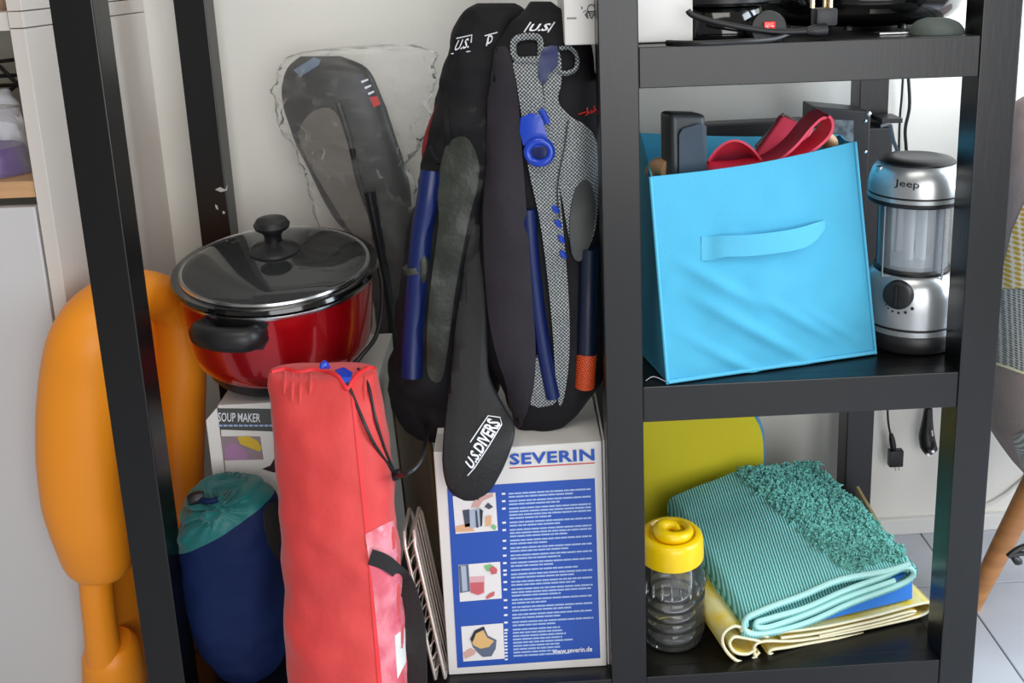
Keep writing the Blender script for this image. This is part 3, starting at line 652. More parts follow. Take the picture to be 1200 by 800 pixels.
# ------------------------------------------------------------------ snorkel set bag, right
lv = [(2, 622, 648, .14, .010), (14, 612, 662, .135, .024), (30, 594, 680, .125, .032), (60, 580, 695, .118, .042), (100, 574, 700, .114, .05), (150, 571, 702, .112, .053), (250, 564, 706, .112, .055), (350, 562, 710, .112, .055), (400, 566, 711, .110, .055), (430, 574, 708, .108, .052), (455, 588, 697, .105, .046), (480, 596, 676, .10, .036), (496, 600, 658, .096, .024), (505, 606, 640, .092, .010)]
rbm = loft_px(lv, 48, 7, 2.6, .006, 18, 11); rbv = rbm.bvh()
t = thing('snorkel_bag', (-.10, .11, -.09), 'black snorkel bag with grey netting, orange tube end, right of the pair', 'bag', 'snorkel set bags on the juicer carton')
build('bag_body', rbm, M['blackbag'], t, smooth=60)
build('side_panel', patch([(572, 66), (584, 55), (597, 60), (606, 110), (612, 180), (618, 260), (624, 350), (628, 420), (622, 470), (606, 505), (598, 500), (594, 455), (580, 410), (570, 350), (566, 250), (571, 140)], rbv, .003, .003, 9, bulge=.012, sm=3), M['bagpanel'], t, 'broad charcoal side panel')
rmm = on_bvh(rbv, .0022)
build('lettering', text_map('U.S.', [(618, 37), (644, 36), (650, 27), (624, 28)], rmm, .03), M['whiteprint'], t, 'white stitched logo letters', smooth=0)
for a in ([(614, 38), (622, 26)], [(642, 38), (650, 26)]): build('logo_line', MB().tube([rmm(x, y) for x, y in a], .001, 6), M['whiteprint'], t)
mb = MB()
for a in ([(678, 134), (687, 131)], [(686, 135), (694, 129)], [(692, 133), (700, 127)], [(688, 126), (689, 133)], [(696, 124), (697, 131)]): mb.tube([hit(x, y, rbv, .08)[0] - ray(x, y).normalized() * .003 for x, y in a], .0009, 6)
build('red_stitching', mb, M['redprint'], t)
def ring_poly(outer, inner): return outer + [outer[0], inner[0]] + inner[:0:-1] + [inner[0]]
# fins with looped pull tabs
t2 = thing('swim_fin', hit(640, 300, rbv)[0], 'long grey netted fin with square pull loop in right snorkel bag', 'swim fin', 'grey fins in the right snorkel bag')
build('blade', patch([(603, 70), (636, 68), (635, 95), (640, 130), (652, 190), (661, 280), (667, 360), (667, 420), (661, 465), (655, 474), (651, 440), (647, 380), (640, 310), (631, 250), (619, 196), (612, 140), (605, 95)], rbv, .006, .005, 6, bulge=.004, sm=3), M['finmesh'], t2)
build('pull_loop', MB().tube([hit(x, y, rbv)[0] - ray(x, y).normalized() * .007 for x, y in ((604, 68), (602, 50), (610, 44), (626, 43), (633, 48), (632, 68), (618, 70))], .0048, 8, 4, closed=True, flat=.7), M['finmesh'], t2)
t3 = thing('swim_fin', hit(680, 200, rbv)[0], 'wide grey netted fin with round pull loop beside the post', 'swim fin', 'grey fins in the right snorkel bag')
build('blade', patch([(634, 58), (655, 60), (658, 95), (654, 118), (668, 136), (690, 150), (701, 175), (702, 230), (696, 275), (682, 300), (670, 290), (660, 240), (648, 180), (640, 130), (636, 95)], rbv, .004, .004, 6, bulge=.004, sm=3), M['finmesh'], t3)
build('pull_loop', MB().tube([hit(x, y, rbv)[0] - ray(x, y).normalized() * .006 for x, y in ((655, 57), (668, 56), (676, 66), (675, 80), (664, 86), (654, 84))], .0044, 8, 4, flat=.7), M['finmesh'], t3)
build('blue_inset', patch([(637, 57), (653, 54), (653, 78), (645, 84), (640, 96), (632, 94), (631, 75)], rbv, .012, .002, 6, sm=2), M['bluetube'], t3)
build('heel_pad', patch([(676, 220), (690, 212), (698, 240), (692, 285), (680, 306), (670, 296), (668, 255)], rbv, .010, .003, 6, sm=3), mat('dark_grey_heel', (70, 72, 72), .6), t3)
build('seam', MB().tube([hit(x, y, rbv)[0] - ray(x, y).normalized() * .0135 for x, y in ((666, 140), (662, 170), (656, 200), (653, 228), (656, 255))], .0009, 6, 3), M['black'], t3)
t4 = thing('mask_buckle', hit(630, 170, rbv)[0], 'bright blue plastic buckle with round hole in right snorkel bag', 'buckle')
build('buckle_body', patch([(610, 138), (632, 134), (638, 150), (642, 164), (634, 172), (613, 170)], rbv, .013, .005, 5, sm=2), M['blueplastic'], t4)
cx, cy = 632, 178
build('buckle_ring', MB().tube([hit(cx + 14 * math.cos(a), cy + 13 * math.sin(a), rbv)[0] - ray(cx, cy).normalized() * .015 for a in [2 * PI * k / 20 for k in range(20)]], .0052, 10, 0, closed=True), M['blueplastic'], t4)
build('buckle_button', patch([(cx + 11 * math.cos(2 * PI * k / 20), cy + 10 * math.sin(2 * PI * k / 20)) for k in range(20)], rbv, .012, .003, 6), M['bluetube'], t4)
build('buckle_tab', MB().tube([hit(x, y, rbv)[0] - ray(x, y).normalized() * .014 for x, y in ((634, 128), (638, 135), (642, 145))], .004, 8, 3), M['blueplastic'], t4)
for k, (x, y) in enumerate(((651, 245), (654, 262), (658, 280), (660, 298))):
    build('blue_stud', MB().tube([hit(x - 3, y - 4, rbv)[0] - ray(x, y).normalized() * .013, hit(x + 3, y + 4, rbv)[0] - ray(x, y).normalized() * .013], [.002, .0045, .002], 8, 3), M['blueplastic'], t2)
tb = lambda pts, r, off: MB().tube([hit(x, y, rbv)[0] - ray(x, y).normalized() * off for x, y in pts], r, 14, 4)
build('snorkel_tube', tb(((619, 245), (622, 290), (627, 340), (633, 385), (641, 430), (648, 465)), .0105, .003), M['bluetube'], label='slim blue snorkel tube between charcoal panel and grey netting', cat='snorkel')
build('mask_strap', patch([(630, 415), (640, 430), (648, 448), (652, 470), (640, 476), (622, 474), (624, 440)], rbv, .006, .003, 6, sm=2), M['finmesh'], label='grey netted strap end at the foot of the right snorkel bag', cat='strap')
t5 = thing('snorkel_tube', hit(686, 450, rbv, .06)[0], 'dark navy snorkel tube with orange end against middle post', 'snorkel')
build('tube', tb(((690, 290), (689, 330), (688, 370), (687, 416)), .0135, .002), M['navytube'], t5)
build('tube_end', tb(((687.5, 415), (686.5, 432), (685, 452)), .0142, .003), M['orangemesh'], t5, 'orange netted end')

# ------------------------------------------------------------------ fins in the clear plastic bag, standing behind the cooker
t = thing('swim_fins_in_bag', (-.36, .47, -.2), 'pair of black fins in a crumpled clear plastic bag against the wall', 'swim fins')
lv = [(66, 352, 400, .455, .006), (80, 337, 430, .455, .014), (110, 330, 446, .455, .020), (150, 340, 461, .455, .022), (200, 362, 476, .455, .020), (250, 388, 485, .455, .016), (300, 425, 486, .45, .014), (350, 436, 482, .45, .012), (420, 446, 474, .45, .010), (470, 452, 470, .45, .008)]
fm2 = loft_px(lv, 28, 5, 2.4, .002, 16, 3); fv2 = fm2.bvh()
build('fin_blade', fm2, M['finblack'], t)
build('foot_pocket', patch([(350, 158), (362, 134), (385, 126), (402, 145), (412, 180), (424, 230), (436, 272), (430, 284), (412, 272), (386, 232), (362, 190)], fv2, .004, .006, 8, bulge=.006, sm=3), M['fingrey'], t, 'grey foot pocket')
build('rib', MB().tube([hit(x, y, fv2)[0] - ray(x, y).normalized() * .01 for x, y in ((396, 120), (410, 165), (420, 210), (430, 240))], .005, 8, 4), M['finblack'], t)
build('side_bar', MB().tube([at(433, 225, .42), at(440, 262, .42), at(449, 310, .42), at(458, 370, .42), at(463, 430, .42)], [.010, .0085, .008, .0065, .005], 10, 4), M['finblack'], t, 'black bar running down the fin')
build('printed_label', patch([(415, 88), (424, 86), (434, 108), (440, 121), (433, 123), (424, 110)], fv2, .002, 0, 6), M['navytube'], t, smooth=0)
for k in range(3): build('label_stripe', patch([(423 + k * 4, 95 + k * 7), (431 + k * 3.4, 92 + k * 7), (432 + k * 3.4, 94 + k * 7), (424 + k * 4, 97.5 + k * 7)], fv2, .003, 0, 6), M['whiteprint'], t, smooth=0)
build('printed_label', patch([(433, 114), (442, 112), (446, 122), (438, 126)], fv2, .0035, 0, 6), M['redprint'], t, smooth=0)
build('printed_label', patch([(344, 82), (368, 67), (376, 70), (374, 76), (352, 90)], fv2, .002, 0, 6), mat('grey_blue_label', (96, 116, 140), .5), t, smooth=0)
lv = [(52, 440, 482, .45, .006), (58, 372, 500, .45, .020), (66, 345, 509, .45, .03), (90, 324, 511, .45, .036), (120, 321, 508, .45, .038), (150, 332, 503, .45, .038), (172, 342, 494, .45, .036), (195, 354, 480, .45, .034), (240, 368, 487, .45, .03), (300, 384, 490, .45, .028), (360, 398, 488, .45, .024), (420, 425, 480, .45, .02)]
build('clear_bag', loft_px(lv, 48, 8, 2.2, .013, 34, 6), M['polybag'], t, 'crumpled clear plastic bag', smooth=25)

# ------------------------------------------------------------------ cyan storage bin and what it holds
FL, FR = Vector((.0846, .0073, SH2 + .001)), Vector((.3882, .0744, SH2 + .001))
BV = Vector((-.0615, .278, 0))
BLc, BRc = FL + BV, FR + BV
TFL, TFR = at(763, 207, .010), at(1001, 166, .085)
TBL, TBR = at(750, 156, .270), at(984, 158, .340)
t = thing('storage_bin', (FL + FR + BLc + BRc) / 4, 'bright cyan fabric storage cube tilted on the middle shelf', 'bin')
def wallp(a, b, c, d, bul, wr, sag=0):
    nn = (b - a).cross(d - a).normalized()
    def f(u, v):
        p = a * (1 - u) * (1 - v) + b * u * (1 - v) + c * u * v + d * (1 - u) * v
        k = math.sin(PI * u) * math.sin(PI * min(1, v * .9 + .05))
        w = noise.noise(Vector((u * 2.2 + v * 3, v * 5 - u * 2.4, wr))) * .5 + noise.noise(Vector((u * 5 + v * 4, v * 9 - u * 6, wr + 4))) * .25
        p = p + nn * (bul * k + wr * .001 * w * 6 * (1 - v * .75) * math.sin(PI * u) ** .5)
        if wr > 2:
            for (u0, v0, ln, am_, wd) in ((.05, .62, .55, .0045, .030), (.10, .44, .80, .0050, .028), (.02, .28, .95, .0042, .026), (.40, .40, .60, .0038, .024), (.30, .72, .30, .0025, .03), (.62, .30, .45, .003, .022)):
                a_ = (u - u0) * .80 - (v - v0) * .60; d_ = (u - u0) * .60 + (v - v0) * .80
                if 0 < a_ < ln: p = p + nn * (am_ * math.exp(-(d_ / wd) ** 2) * math.sin(PI * a_ / ln))
        p.z -= sag * math.sin(PI * u) * v ** 3
        return p
    return MB().grid(f, 60, 60) if wr > 2 else MB().grid(f, 24, 24)
front = wallp(FL, FR, TFR, TFL, .006, 2.6, .006)
body = MB()
for m_ in (front, wallp(BLc, FL, TFL, TBL, -.004, .5, .006), wallp(FR, BRc, TBR, TFR, .002, .5, .004), wallp(BRc, BLc, TBL, TBR, -.004, .5, .004)):
    s_ = solid(m_, .002); body.add(s_.v, s_.f)
body.hexa([FL, FR, BRc, BLc] + [p + Vector((0, 0, .003)) for p in (FL, FR, BRc, BLc)])
build('bin_body', body, M['cyan'], t, smooth=50)
fv = front.bvh()
def edge(a, b, bv=True): return [hit(a[0] + (b[0] - a[0]) * k / 8, a[1] + (b[1] - a[1]) * k / 8, fv)[0] - ray(*a).normalized() * .001 for k in range(9)]
build('bottom_piping', MB().tube([FL.lerp(FR, k / 10) + Vector((0, -.002, .003)) for k in range(11)], .0028, 8), M['cyanhem'], t)
build('corner_piping', MB().tube([FL.lerp(TFL, k / 10) + Vector((-.001, -.001, 0)) for k in range(11)], .0022, 8), M['cyanhem'], t)
build('corner_piping', MB().tube([FR.lerp(TFR, k / 10) + Vector((.001, -.001, 0)) for k in range(11)], .0022, 8), M['cyanhem'], t)
build('thread', MB().tube([FL + Vector((-.002, -.002, .003)), atz(766, 441, .004), atz(757, 446, .002)], .0006, 5, 3), M['whiteprint'], t)
hp = [((822, 277), (822, 305), .001), ((832, 277), (832, 305), .003), ((850, 276), (850, 301), .010), ((880, 275), (880, 300), .016), ((915, 271), (915, 296), .018), ((940, 266), (940, 291), .016), ((956, 261), (956, 282), .010), ((967, 258), (967, 268), .001)]
tops = [hit(*a, fv)[0] - ray(*a).normalized() * o_ for a, b, o_ in hp]; bots = [hit(*b, fv)[0] - ray(*b).normalized() * o_ * (.8) for a, b, o_ in hp]
tops = spline(tops, 4); bots = spline(bots, 4)
mb = MB().grid(lambda u, v: tops[min(len(tops) - 1, int(round(u * (len(tops) - 1))))].lerp(bots[min(len(tops) - 1, int(round(u * (len(tops) - 1))))], v), len(tops) - 1, 3)
build('pull_handle', solid(mb, .0016), M['cyanhem'], t, 'sewn cyan pull handle')

def BZ(px, py, Y): return at(px, py, Y)
t = thing('slate_gadget', at(806, 205, .07), 'dark slate plastic gadget with rounded top standing upright in the bin', 'gadget')
a0, a1 = at(788, 200, .055), at(829, 200, .070); d_ = Vector((-.012, .036, 0)); up = Vector((.0, .012, .125)); lo = a0 - Vector((0, .004, .06)); hi = a1 - Vector((0, .004, .06))
sh = [lo, hi, hi + d_, lo + d_]
build('gadget_body', MB().bhexa(sh + [p + Vector((0, .01, .135)) for p in sh], .009, 4), M['greycap'], t)
fpl = [at(796, 204, .0525), at(828, 202, .0645), at(828, 148, .0665), at(822, 144, .066), at(800, 151, .0575), at(796, 158, .056)]
mb = MB().add(fpl, [tuple(range(6))]); build('face_plate', solid(mb, .002), M['slate'], t, smooth=0)
build('wooden_handle', MB().tube([at(762, 206, .10), at(772, 196, .095), at(784, 199, .075)], [.010, .014, .013], 16, 3), M['wood'], label='pale wooden utensil end at the left inside the bin', cat='utensil')
build('wooden_handle', MB().tube([at(974, 175, .24), at(972, 166, .235), at(968, 160, .23)], [.012, .012, .008], 14, 3), M['wood'], label='pale wooden utensil end behind the red strap in the bin', cat='utensil')
def ribbon(path, Y0, Y1, th, k=5, closed=False):
    A = spline([at(x, y, Y0) for x, y in path], k, closed); n_ = len(A)
    if closed: A.append(A[0]); n_ += 1
    dv = Vector((.0, Y1 - Y0, 0)); mb = MB().grid(lambda u, v: A[min(n_ - 1, int(round(u * (n_ - 1))))] + dv * v, n_ - 1, 3)
    return solid(mb, th)
build('silicone_strap', ribbon([(830, 205), (836, 199), (870, 197), (905, 190), (930, 172), (950, 149), (964, 137), (973, 140), (974, 152), (964, 166), (940, 182), (900, 194), (860, 202), (832, 210)], .075, .13, .0035), M['silicone'], label='looped red silicone strap folded over in the cyan bin', cat='silicone mould')
t = thing('silicone_cup', at(862, 190, .10), 'rounded red silicone cup beside the slate gadget in bin', 'silicone mould')
mb = MB().grid(lambda u, v: at(831 + 62 * u, 200 - 34 * math.sin(PI * (.06 + u * .90)) ** .7 * math.cos(v * 1.2), .10 + .055 * v), 20, 6)
build('cup_shell', solid(mb, .003), M['silicone'], t)
t = thing('silicone_pouch', at(915, 170, .15), 'square red silicone pouch tilted up in the middle of bin', 'silicone mould')
q = [at(884, 184, .13), at(938, 178, .14), at(955, 152, .165), at(917, 136, .16)]
sh = q + [p + Vector((.004, .02, .006)) for p in q]
build('pouch_shell', MB().bhexa([q[0], q[1], q[1] + Vector((0, .02, 0)), q[0] + Vector((0, .02, 0)), q[3], q[2], q[2] + Vector((0, .02, 0)), q[3] + Vector((0, .02, 0))], .004, 3), M['silicone'], t)
build('grey_edge', MB().tube([at(886, 172, .152), at(918, 134, .172), at(940, 146, .176), at(956, 153, .176)], .0026, 8), mat('grey_edge', (110, 112, 104), .6), t)

# ------------------------------------------------------------------ black case behind the bin
t = thing('black_case', (.33, .40, SH2), 'black riveted plastic case standing behind the cyan bin', 'case')
x0 = at(826, 145, .372).x; x1 = at(950, 140, .372).x
build('case_body', MB().bhexa([(x0, .372, .001), (x1, .372, .001), (x1, .43, .001), (x0, .43, .001), (x0, .372, at(826, 146, .372).z), (x1, .372, at(950, 140, .372).z), (x1, .43, at(950, 140, .372).z - .004), (x0, .43, at(826, 146, .372).z - .004)], .003), M['black'], t, smooth=0)
xa, xb = at(954, 130, .366).x, at(1021, 130, .366).x; zt1, zt2 = at(953, 125, .366).z, at(1021, 131, .366).z
build('case_end', MB().bhexa([(xa, .366, .001), (xb, .366, .001), (xb, .436, .001), (xa, .436, .001), (xa, .366, zt1), (xb, .366, zt2), (xb, .436, zt2), (xa, .436, zt1)], .003), M['black'], t, smooth=0)
o, n = Vector((0, .366, 0)), Vector((0, 1, 0))
build('label_plate', flat([(976, 140), (1000, 141), (1000, 175), (975, 172)], o, n, .001), mat('worn_label', (112, 124, 130), .6, noise_s=60, noise_a=.5, c2=(60, 66, 70)), t, 'worn grey label', smooth=0)
for x, y, r in ((1018, 133.5, .0042), (1014, 142, .0028), (1014, 178, .0030)):
    p = at(x, y, .366); build('rivet', MB().lathe([(r, 0), (r, .0015), (r * .5, .0028), (.0002, .003)], p, 14, Matrix.Rotation(PI / 2, 3, 'X')), M['steel'], t)
build('case_side', MB().box((xb + .0005, .385, .001), (at(1040, 300, .385).x, .436, at(1030, 150, .385).z), .003), M['black'], t, smooth=0)
pA = at(1031, 139, .40); pB = at(1054, 140, .40)
build('latch', MB().box((pA.x - .002, .385, pA.z - .006), (pB.x, .436, pA.z + .002), .001), M['black'], t, smooth=0)

# ------------------------------------------------------------------ lantern
lc = Vector((.455, .126, SH2))
t = thing('camping_lantern', lc, 'silver and black camping lantern on the middle shelf by the right post', 'lantern')
La = lambda prof, n_=56: MB().lathe([(r_ * 1.07, z_ * .962) for r_, z_ in prof], lc, n_)
build('base', La([(.050, .001), (.062, .002), (.064, .006), (.064, .026), (.0625, .028), (.04, .028)]), M['black'], t)
build('base_ring', La([(.05, .028), (.0630, .028), (.0630, .0355), (.05, .0355)]), M['silver'], t)
build('groove', La([(.05, .0355), (.0620, .0355), (.0620, .0395), (.05, .0395)]), M['black'], t)
body = La([(.05, .0395), (.0628, .0395), (.0628, .062), (.0615, .082), (.0580, .100), (.0530, .110), (.048, .115), (.044, .116)]); lbody = body.bvh()
build('body', body, M['silver'], t)
build('globe_ring', La([(.040, .114), (.049, .114), (.0495, .119), (.047, .122), (.040, .122)]), M['black'], t)
build('globe', La([(.0462, .120), (.0462, .222), (.0448, .222), (.0448, .121)], 48), M['jeepglass'], t, 'clear globe')
build('reflector', La([(.043, .1225), (.040, .126), (.012, .127), (.004, .128)]), M['silver'], t)
build('tube_lamp', MB().tube([lc + Vector((-.006, 0, .122)), lc + Vector((-.006, 0, .203))], .0075, 12).tube([lc + Vector((.012, 0, .122)), lc + Vector((.012, 0, .203))], .0075, 12), mat('lamp_white', (235, 238, 240), .4), t, 'white lamp tubes')
for a in range(4):
    an = math.radians(205 + a * 90); p = lc + Vector((.0560 * math.cos(an), .0560 * math.sin(an), 0))
    build('guard_rod', MB().tube([p + Vector((0, 0, .104)), p + Vector((0, 0, .214))], .0016, 8), M['steel'], t)
build('cap_ring', La([(.04, .219), (.0595, .219), (.0610, .222), (.0605, .226), (.04, .226)]), M['black'], t)
build('cap_band', La([(.04, .226), (.0608, .226), (.0608, .2315), (.04, .2315)]), M['silver'], t)
build('groove', La([(.04, .2315), (.0600, .2315), (.0600, .2345), (.04, .2345)]), M['black'], t)
dome = La([(.04, .2345), (.0606, .2345), (.0602, .244), (.0585, .256), (.0550, .267), (.0500, .2745), (.0475, .277)])
build('dome', dome, M['silver'], t); dv = dome.bvh()
build('top_disc', La([(.0485, .2755), (.0485, .2785), (.044, .282), (.030, .285), (.0270, .2840), (.002, .2845)]), M['black'], t)
build('lettering', text_map('Jeep', [(1047.5, 220), (1077, 224), (1078, 212.5), (1048.5, 209.5)], on_bvh(dv, .0006, .09), .012), M['blackprint'], t, 'black lettering reading Jeep', smooth=0)
kp, kn = hit(1053, 345, lbody)
kn = Vector((kp.x - lc.x, kp.y - lc.y, .005)).normalized()
kax = kn.to_track_quat('Z', 'Y').to_matrix()
kb = build('dial', MB().lathe([(.0205, -.003), (.0205, .004), (.0190, .009), (.0165, .0105), (.001, .0108)], kp, 36, kax), M['black'], t, 'round black dial')
build('dial_grip', MB().bhexa([kp + kax @ Vector(c) for c in ((-.003, -.015, .009), (.003, -.015, .009), (.003, .015, .009), (-.003, .015, .009), (-.002, -.014, .0145), (.002, -.014, .0145), (.002, .014, .0145), (-.002, .014, .0145))], .001), M['black'], kb)
for x, y, r in ((1038.5, 357, .0010), (1041, 361, .0012), (1046, 364.5, .0015), (1053, 366.5, .0018), (1061, 366, .0021), (1069, 361.5, .0025)):
    p = hit(x, y, lbody)[0]; nn = Vector((p.x - lc.x, p.y - lc.y, 0)).normalized()
    build('dial_mark', MB().lathe([(r, -.001), (r, .0006), (.0002, .0007)], p, 12, nn.to_track_quat('Z', 'Y').to_matrix()), M['black'], t)
hs = [at(1031, 185, .19), at(1042, 180, .195), at(1051, 177, .2), at(1047, 165, .2), at(1044, 150, .2), at(1042, 146, .2), at(1032, 148, .2)]
mb = MB().tube(hs, .0036, 8, 3, flat=.5); build('carry_handle', mb, mat('grey_handle', (120, 118, 122), .5), t, 'grey folded carry handle')
build('hinge', MB().lathe([(.006, -.004), (.006, .004), (.001, .005)], lc + Vector((-.055, -.008, .258)), 14), M['steel'], t)

# ------------------------------------------------------------------ hanging cords at the right
c1 = thing('power_cord', at(1043, 548, .53), 'thin black cord with two-pin plug hanging behind the right bay', 'cord')
build('cable', MB().tube([at(1060, 60, .53), at(1057, 110, .53), at(1054, 150, .53), at(1052, 240, .53), at(1046, 330, .53), at(1040, 420, .53), at(1040, 470, .53), at(1041, 495, .53), at(1045, 515, .53)], .0022, 8, 5), M['black'], c1)
build('strain_relief', MB().tube([at(1044, 508, .53), at(1046, 519, .53), at(1047, 527, .53)], [.0035, .006, .0065, .0045], 10, 3), M['black'], c1)
a_, b_ = at(1041.5, 527, .53), at(1057, 545, .53)
pgl = build('plug', MB().box((a_.x, .522, b_.z), (b_.x, .538, a_.z), .003), M['black'], c1)
for dx in (-.003, .004): build('pin', MB().box((at(1051, 548, .53).x + dx - .001, .528, at(1051, 551, .53).z), (at(1051, 548, .53).x + dx + .001, .532, at(1051, 544, .53).z)), M['steel'], pgl, smooth=0)
c2 = thing('power_cord', at(1088, 530, .53), 'thick black cord with round earthed plug hanging by the right post', 'cord')
build('cable', MB().tube([at(1062, 60, .54), at(1066, 120, .54), at(1061, 150, .54), at(1062, 175, .54), at(1068, 260, .54), at(1080, 380, .54), at(1088, 450, .54), at(1088, 490, .53)], .0032, 8, 5), M['black'], c2)
pgl = build('plug', MB().tube([at(1088, 478, .53), at(1087, 492, .53), at(1086, 510, .53), at(1088, 522, .525), at(1092, 529, .515)], [.0075, .010, .015, .016, .013], 16, 4), M['black'], c2)
for x, y in ((1092.5, 526), (1087, 530)): build('pin', MB().tube([at(x, y, .51), at(x + 1, y + 3, .495)], .003, 10), M['steel'], pgl)
build('pin', MB().tube([at(1092, 504, .51), at(1093, 511, .505)], .0022, 10), M['steel'], pgl)
build('wall_cable', MB().tube([at(1040, 612, .56), at(1110, 605, .56), at(1160, 590, .56), at(1200, 561, .56), at(1260, 500, .56)], .004, 8, 6), M['carton'], label='white cable running up the wall behind the chair', cat='cable')

# ------------------------------------------------------------------ bottom right bay: foam board, jar, folded textiles
t = thing('foam_board', (.16, .40, SH3), 'yellow foam board with blue edge leaning behind the jar', 'foam board')
def kb_(x, z): return Vector((x, .375 + (z - SH3) * .16, z))
xr = .312; zt = -.215
out = [(.062, SH3 + .001), (xr, SH3 + .001), (xr, zt - .09)] + [(xr - .085 + .085 * math.cos(a), zt - .085 + .085 * math.sin(a)) for a in [PI / 2 * k / 8 for k in range(9)]] + [(.062, zt)]
fA = [kb_(x, z) for x, z in out]; th = Vector((0, .028, 0))
mb = MB().add(fA + [p + th for p in fA], [tuple(range(len(fA))), tuple(range(2 * len(fA) - 1, len(fA) - 1, -1))] + [(i, (i + 1) % len(fA), (i + 1) % len(fA) + len(fA), i + len(fA)) for i in range(len(fA))])
build('foam_panel', mb, M['foam'], t, smooth=0)
build('edge_strip', MB().tube([p + th * .5 + Vector((.001, 0, .001)) for p in fA[1:-1]] + [fA[-1] + th * .5], .0045, 8), mat('blue_edge', (60, 130, 180), .6), t, 'blue edge strip')

jc = Vector((.100, .092, SH3))
t = thing('jar', jc, 'clear ribbed plastic jar with yellow lid by the middle post', 'jar')
pr_ = [(.030, .003), (.042, .001), (.047, .004), (.0495, .012)]
for k in range(4):
    z_ = .018 + k * .017; pr_ += [(.0500, z_), (.0500, z_ + .010), (.0480, z_ + .0125), (.0480, z_ + .0145)]
pr_ += [(.0500, .088), (.0495, .098), (.0470, .116), (.0435, .130), (.042, .136), (.042, .150)]
inner = [(r - .0016, z + .0005) for r, z in reversed(pr_[3:])] + [(.04, .004)]
build('jar_body', MB().lathe(pr_ + inner, jc, 48), M['jar'], t, 'clear ribbed body')
mb = MB()
for k in range(22):
    a = 2 * PI * k / 22; mb.tube([jc + Vector((r * math.cos(a), r * math.sin(a), z_)) for r, z_ in ((.0500, .090), (.0497, .100), (.0462, .114))], [.001, .0032, .001], 6, 2)
build('flutes', mb, M['jar'], t)
LZ = .136
lidm = MB().lathe([(.040, LZ), (.0478, LZ), (.0484, LZ + .004), (.0474, LZ + .028), (.0460, LZ + .034), (.042, LZ + .038), (.037, LZ + .0385), (.034, LZ + .034), (.001, LZ + .033)], jc, 48)
lid = build('lid', lidm, M['yellow'], t, 'yellow screw lid')
build('lid_swirl', MB().tube([jc + Vector(((.010 + .004 * k / 3) * math.cos(k * .5), (.010 + .004 * k / 3) * math.sin(k * .5), LZ + .038 + .004 * math.sin(k / 14 * PI))) for k in range(15)], [.004, .009, .010, .009, .005], 10, 2), M['yellow'], lid)
build('lid_tab', MB().box((jc.x - .022, jc.y + .036, LZ + .034), (jc.x + .006, jc.y + .050, LZ + .042), .003), M['yellow'], lid)

UA = Vector((.974, .226, 0)); VA = Vector((-.226, .974, 0)); ZA = Vector((0, 0, 1))
def folded(front, depth, thick, v0=Vector((0, 0, 0)), hgain=1.0, wr=.0015, k=4, seed=0, nv=16, basey=.03, skew=0):
    """folded sheet: fold outline seen at its front edge (u along, w up; metres) pulled back along its depth"""
    pts = spline([Vector((u, w, 0)) for u, w in front], k)
    def f(a, b):
        p = pts[min(len(pts) - 1, int(round(a * (len(pts) - 1))))]
        g = 1 + (hgain - 1) * b
        q = v0 + UA * (p.x + skew * b) + VA * (depth * b) + ZA * (p.y * g)
        q.z += wr * noise.noise(Vector((p.x * 14 + seed, b * 4, p.y * 30)))
        return q
    mb = MB().grid(f, len(pts) - 1, nv)
    edge_ = [f(i / (len(pts) - 1), 0) for i in range(len(pts))]
    return solid(mb, thick), edge_
org = Vector((.2035, .028, SH3))
def UW(px, py):
    """a point of the front fold plane, as (along, up)"""
    p = onplane(px, py, org, VA) - org; return (p.dot(UA), p.z)
# yellow cloth
fr = [UW(x, y) for x, y in ((868, 738), (900, 741), (960, 735), (1030, 720), (1084, 706), (1090, 711), (1076, 722), (1010, 737), (940, 750), (896, 751), (884, 758), (886, 770), (898, 776), (940, 772), (1000, 760), (1036, 748), (1042, 743), (1030, 739), (980, 748), (930, 757), (905, 761), (903, 766), (930, 765), (985, 755))]
fr2 = [UW(x, y) for x, y in ((900, 746), (880, 740), (862, 733), (848, 742), (848, 757), (862, 773), (878, 774), (890, 764))]
fr4 = [UW(x, y) for x, y in ((890, 751), (872, 747), (860, 746), (855, 754), (862, 764), (876, 766), (886, 760))]
fr3 = [UW(x, y) for x, y in ((915, 747), (960, 741), (1020, 728), (1066, 716), (1068, 719), (1020, 732), (960, 745))]
t = thing('folded_cloth', org + UA * .14 + VA * .14, 'yellow and cream checked cloth folded at the bottom of textile stack', 'cloth')
m_, e_ = folded(fr, .27, .0025, org, 1.0, .001, 4, 2)
build('cloth_sheet', m_, M['plaid'], t, smooth=60)
build('cloth_hem', MB().tube(e_, .0022, 6), M['plaidhem'], t, 'cream hem')
for q_ in (fr2, fr4, fr3):
    m_, e_ = folded(q_, .26, .0025, org, 1.0, .001, 4, 3)
    build('cloth_sheet', m_, M['plaid'], t, smooth=60); build('cloth_hem', MB().tube(e_, .0022, 6), M['plaidhem'], t, 'cream hem')
mb = MB().box((0, 0, 0), (1, 1, 1)); 
c8 = [org + UA * u + VA * v + ZA * w for w in (.004, .030) for u, v in ((.04, .02), (.268, .03), (.262, .262), (.03, .262))]
build('cloth_layers', MB().bhexa(c8, .009, 3), M['plaid'], t)
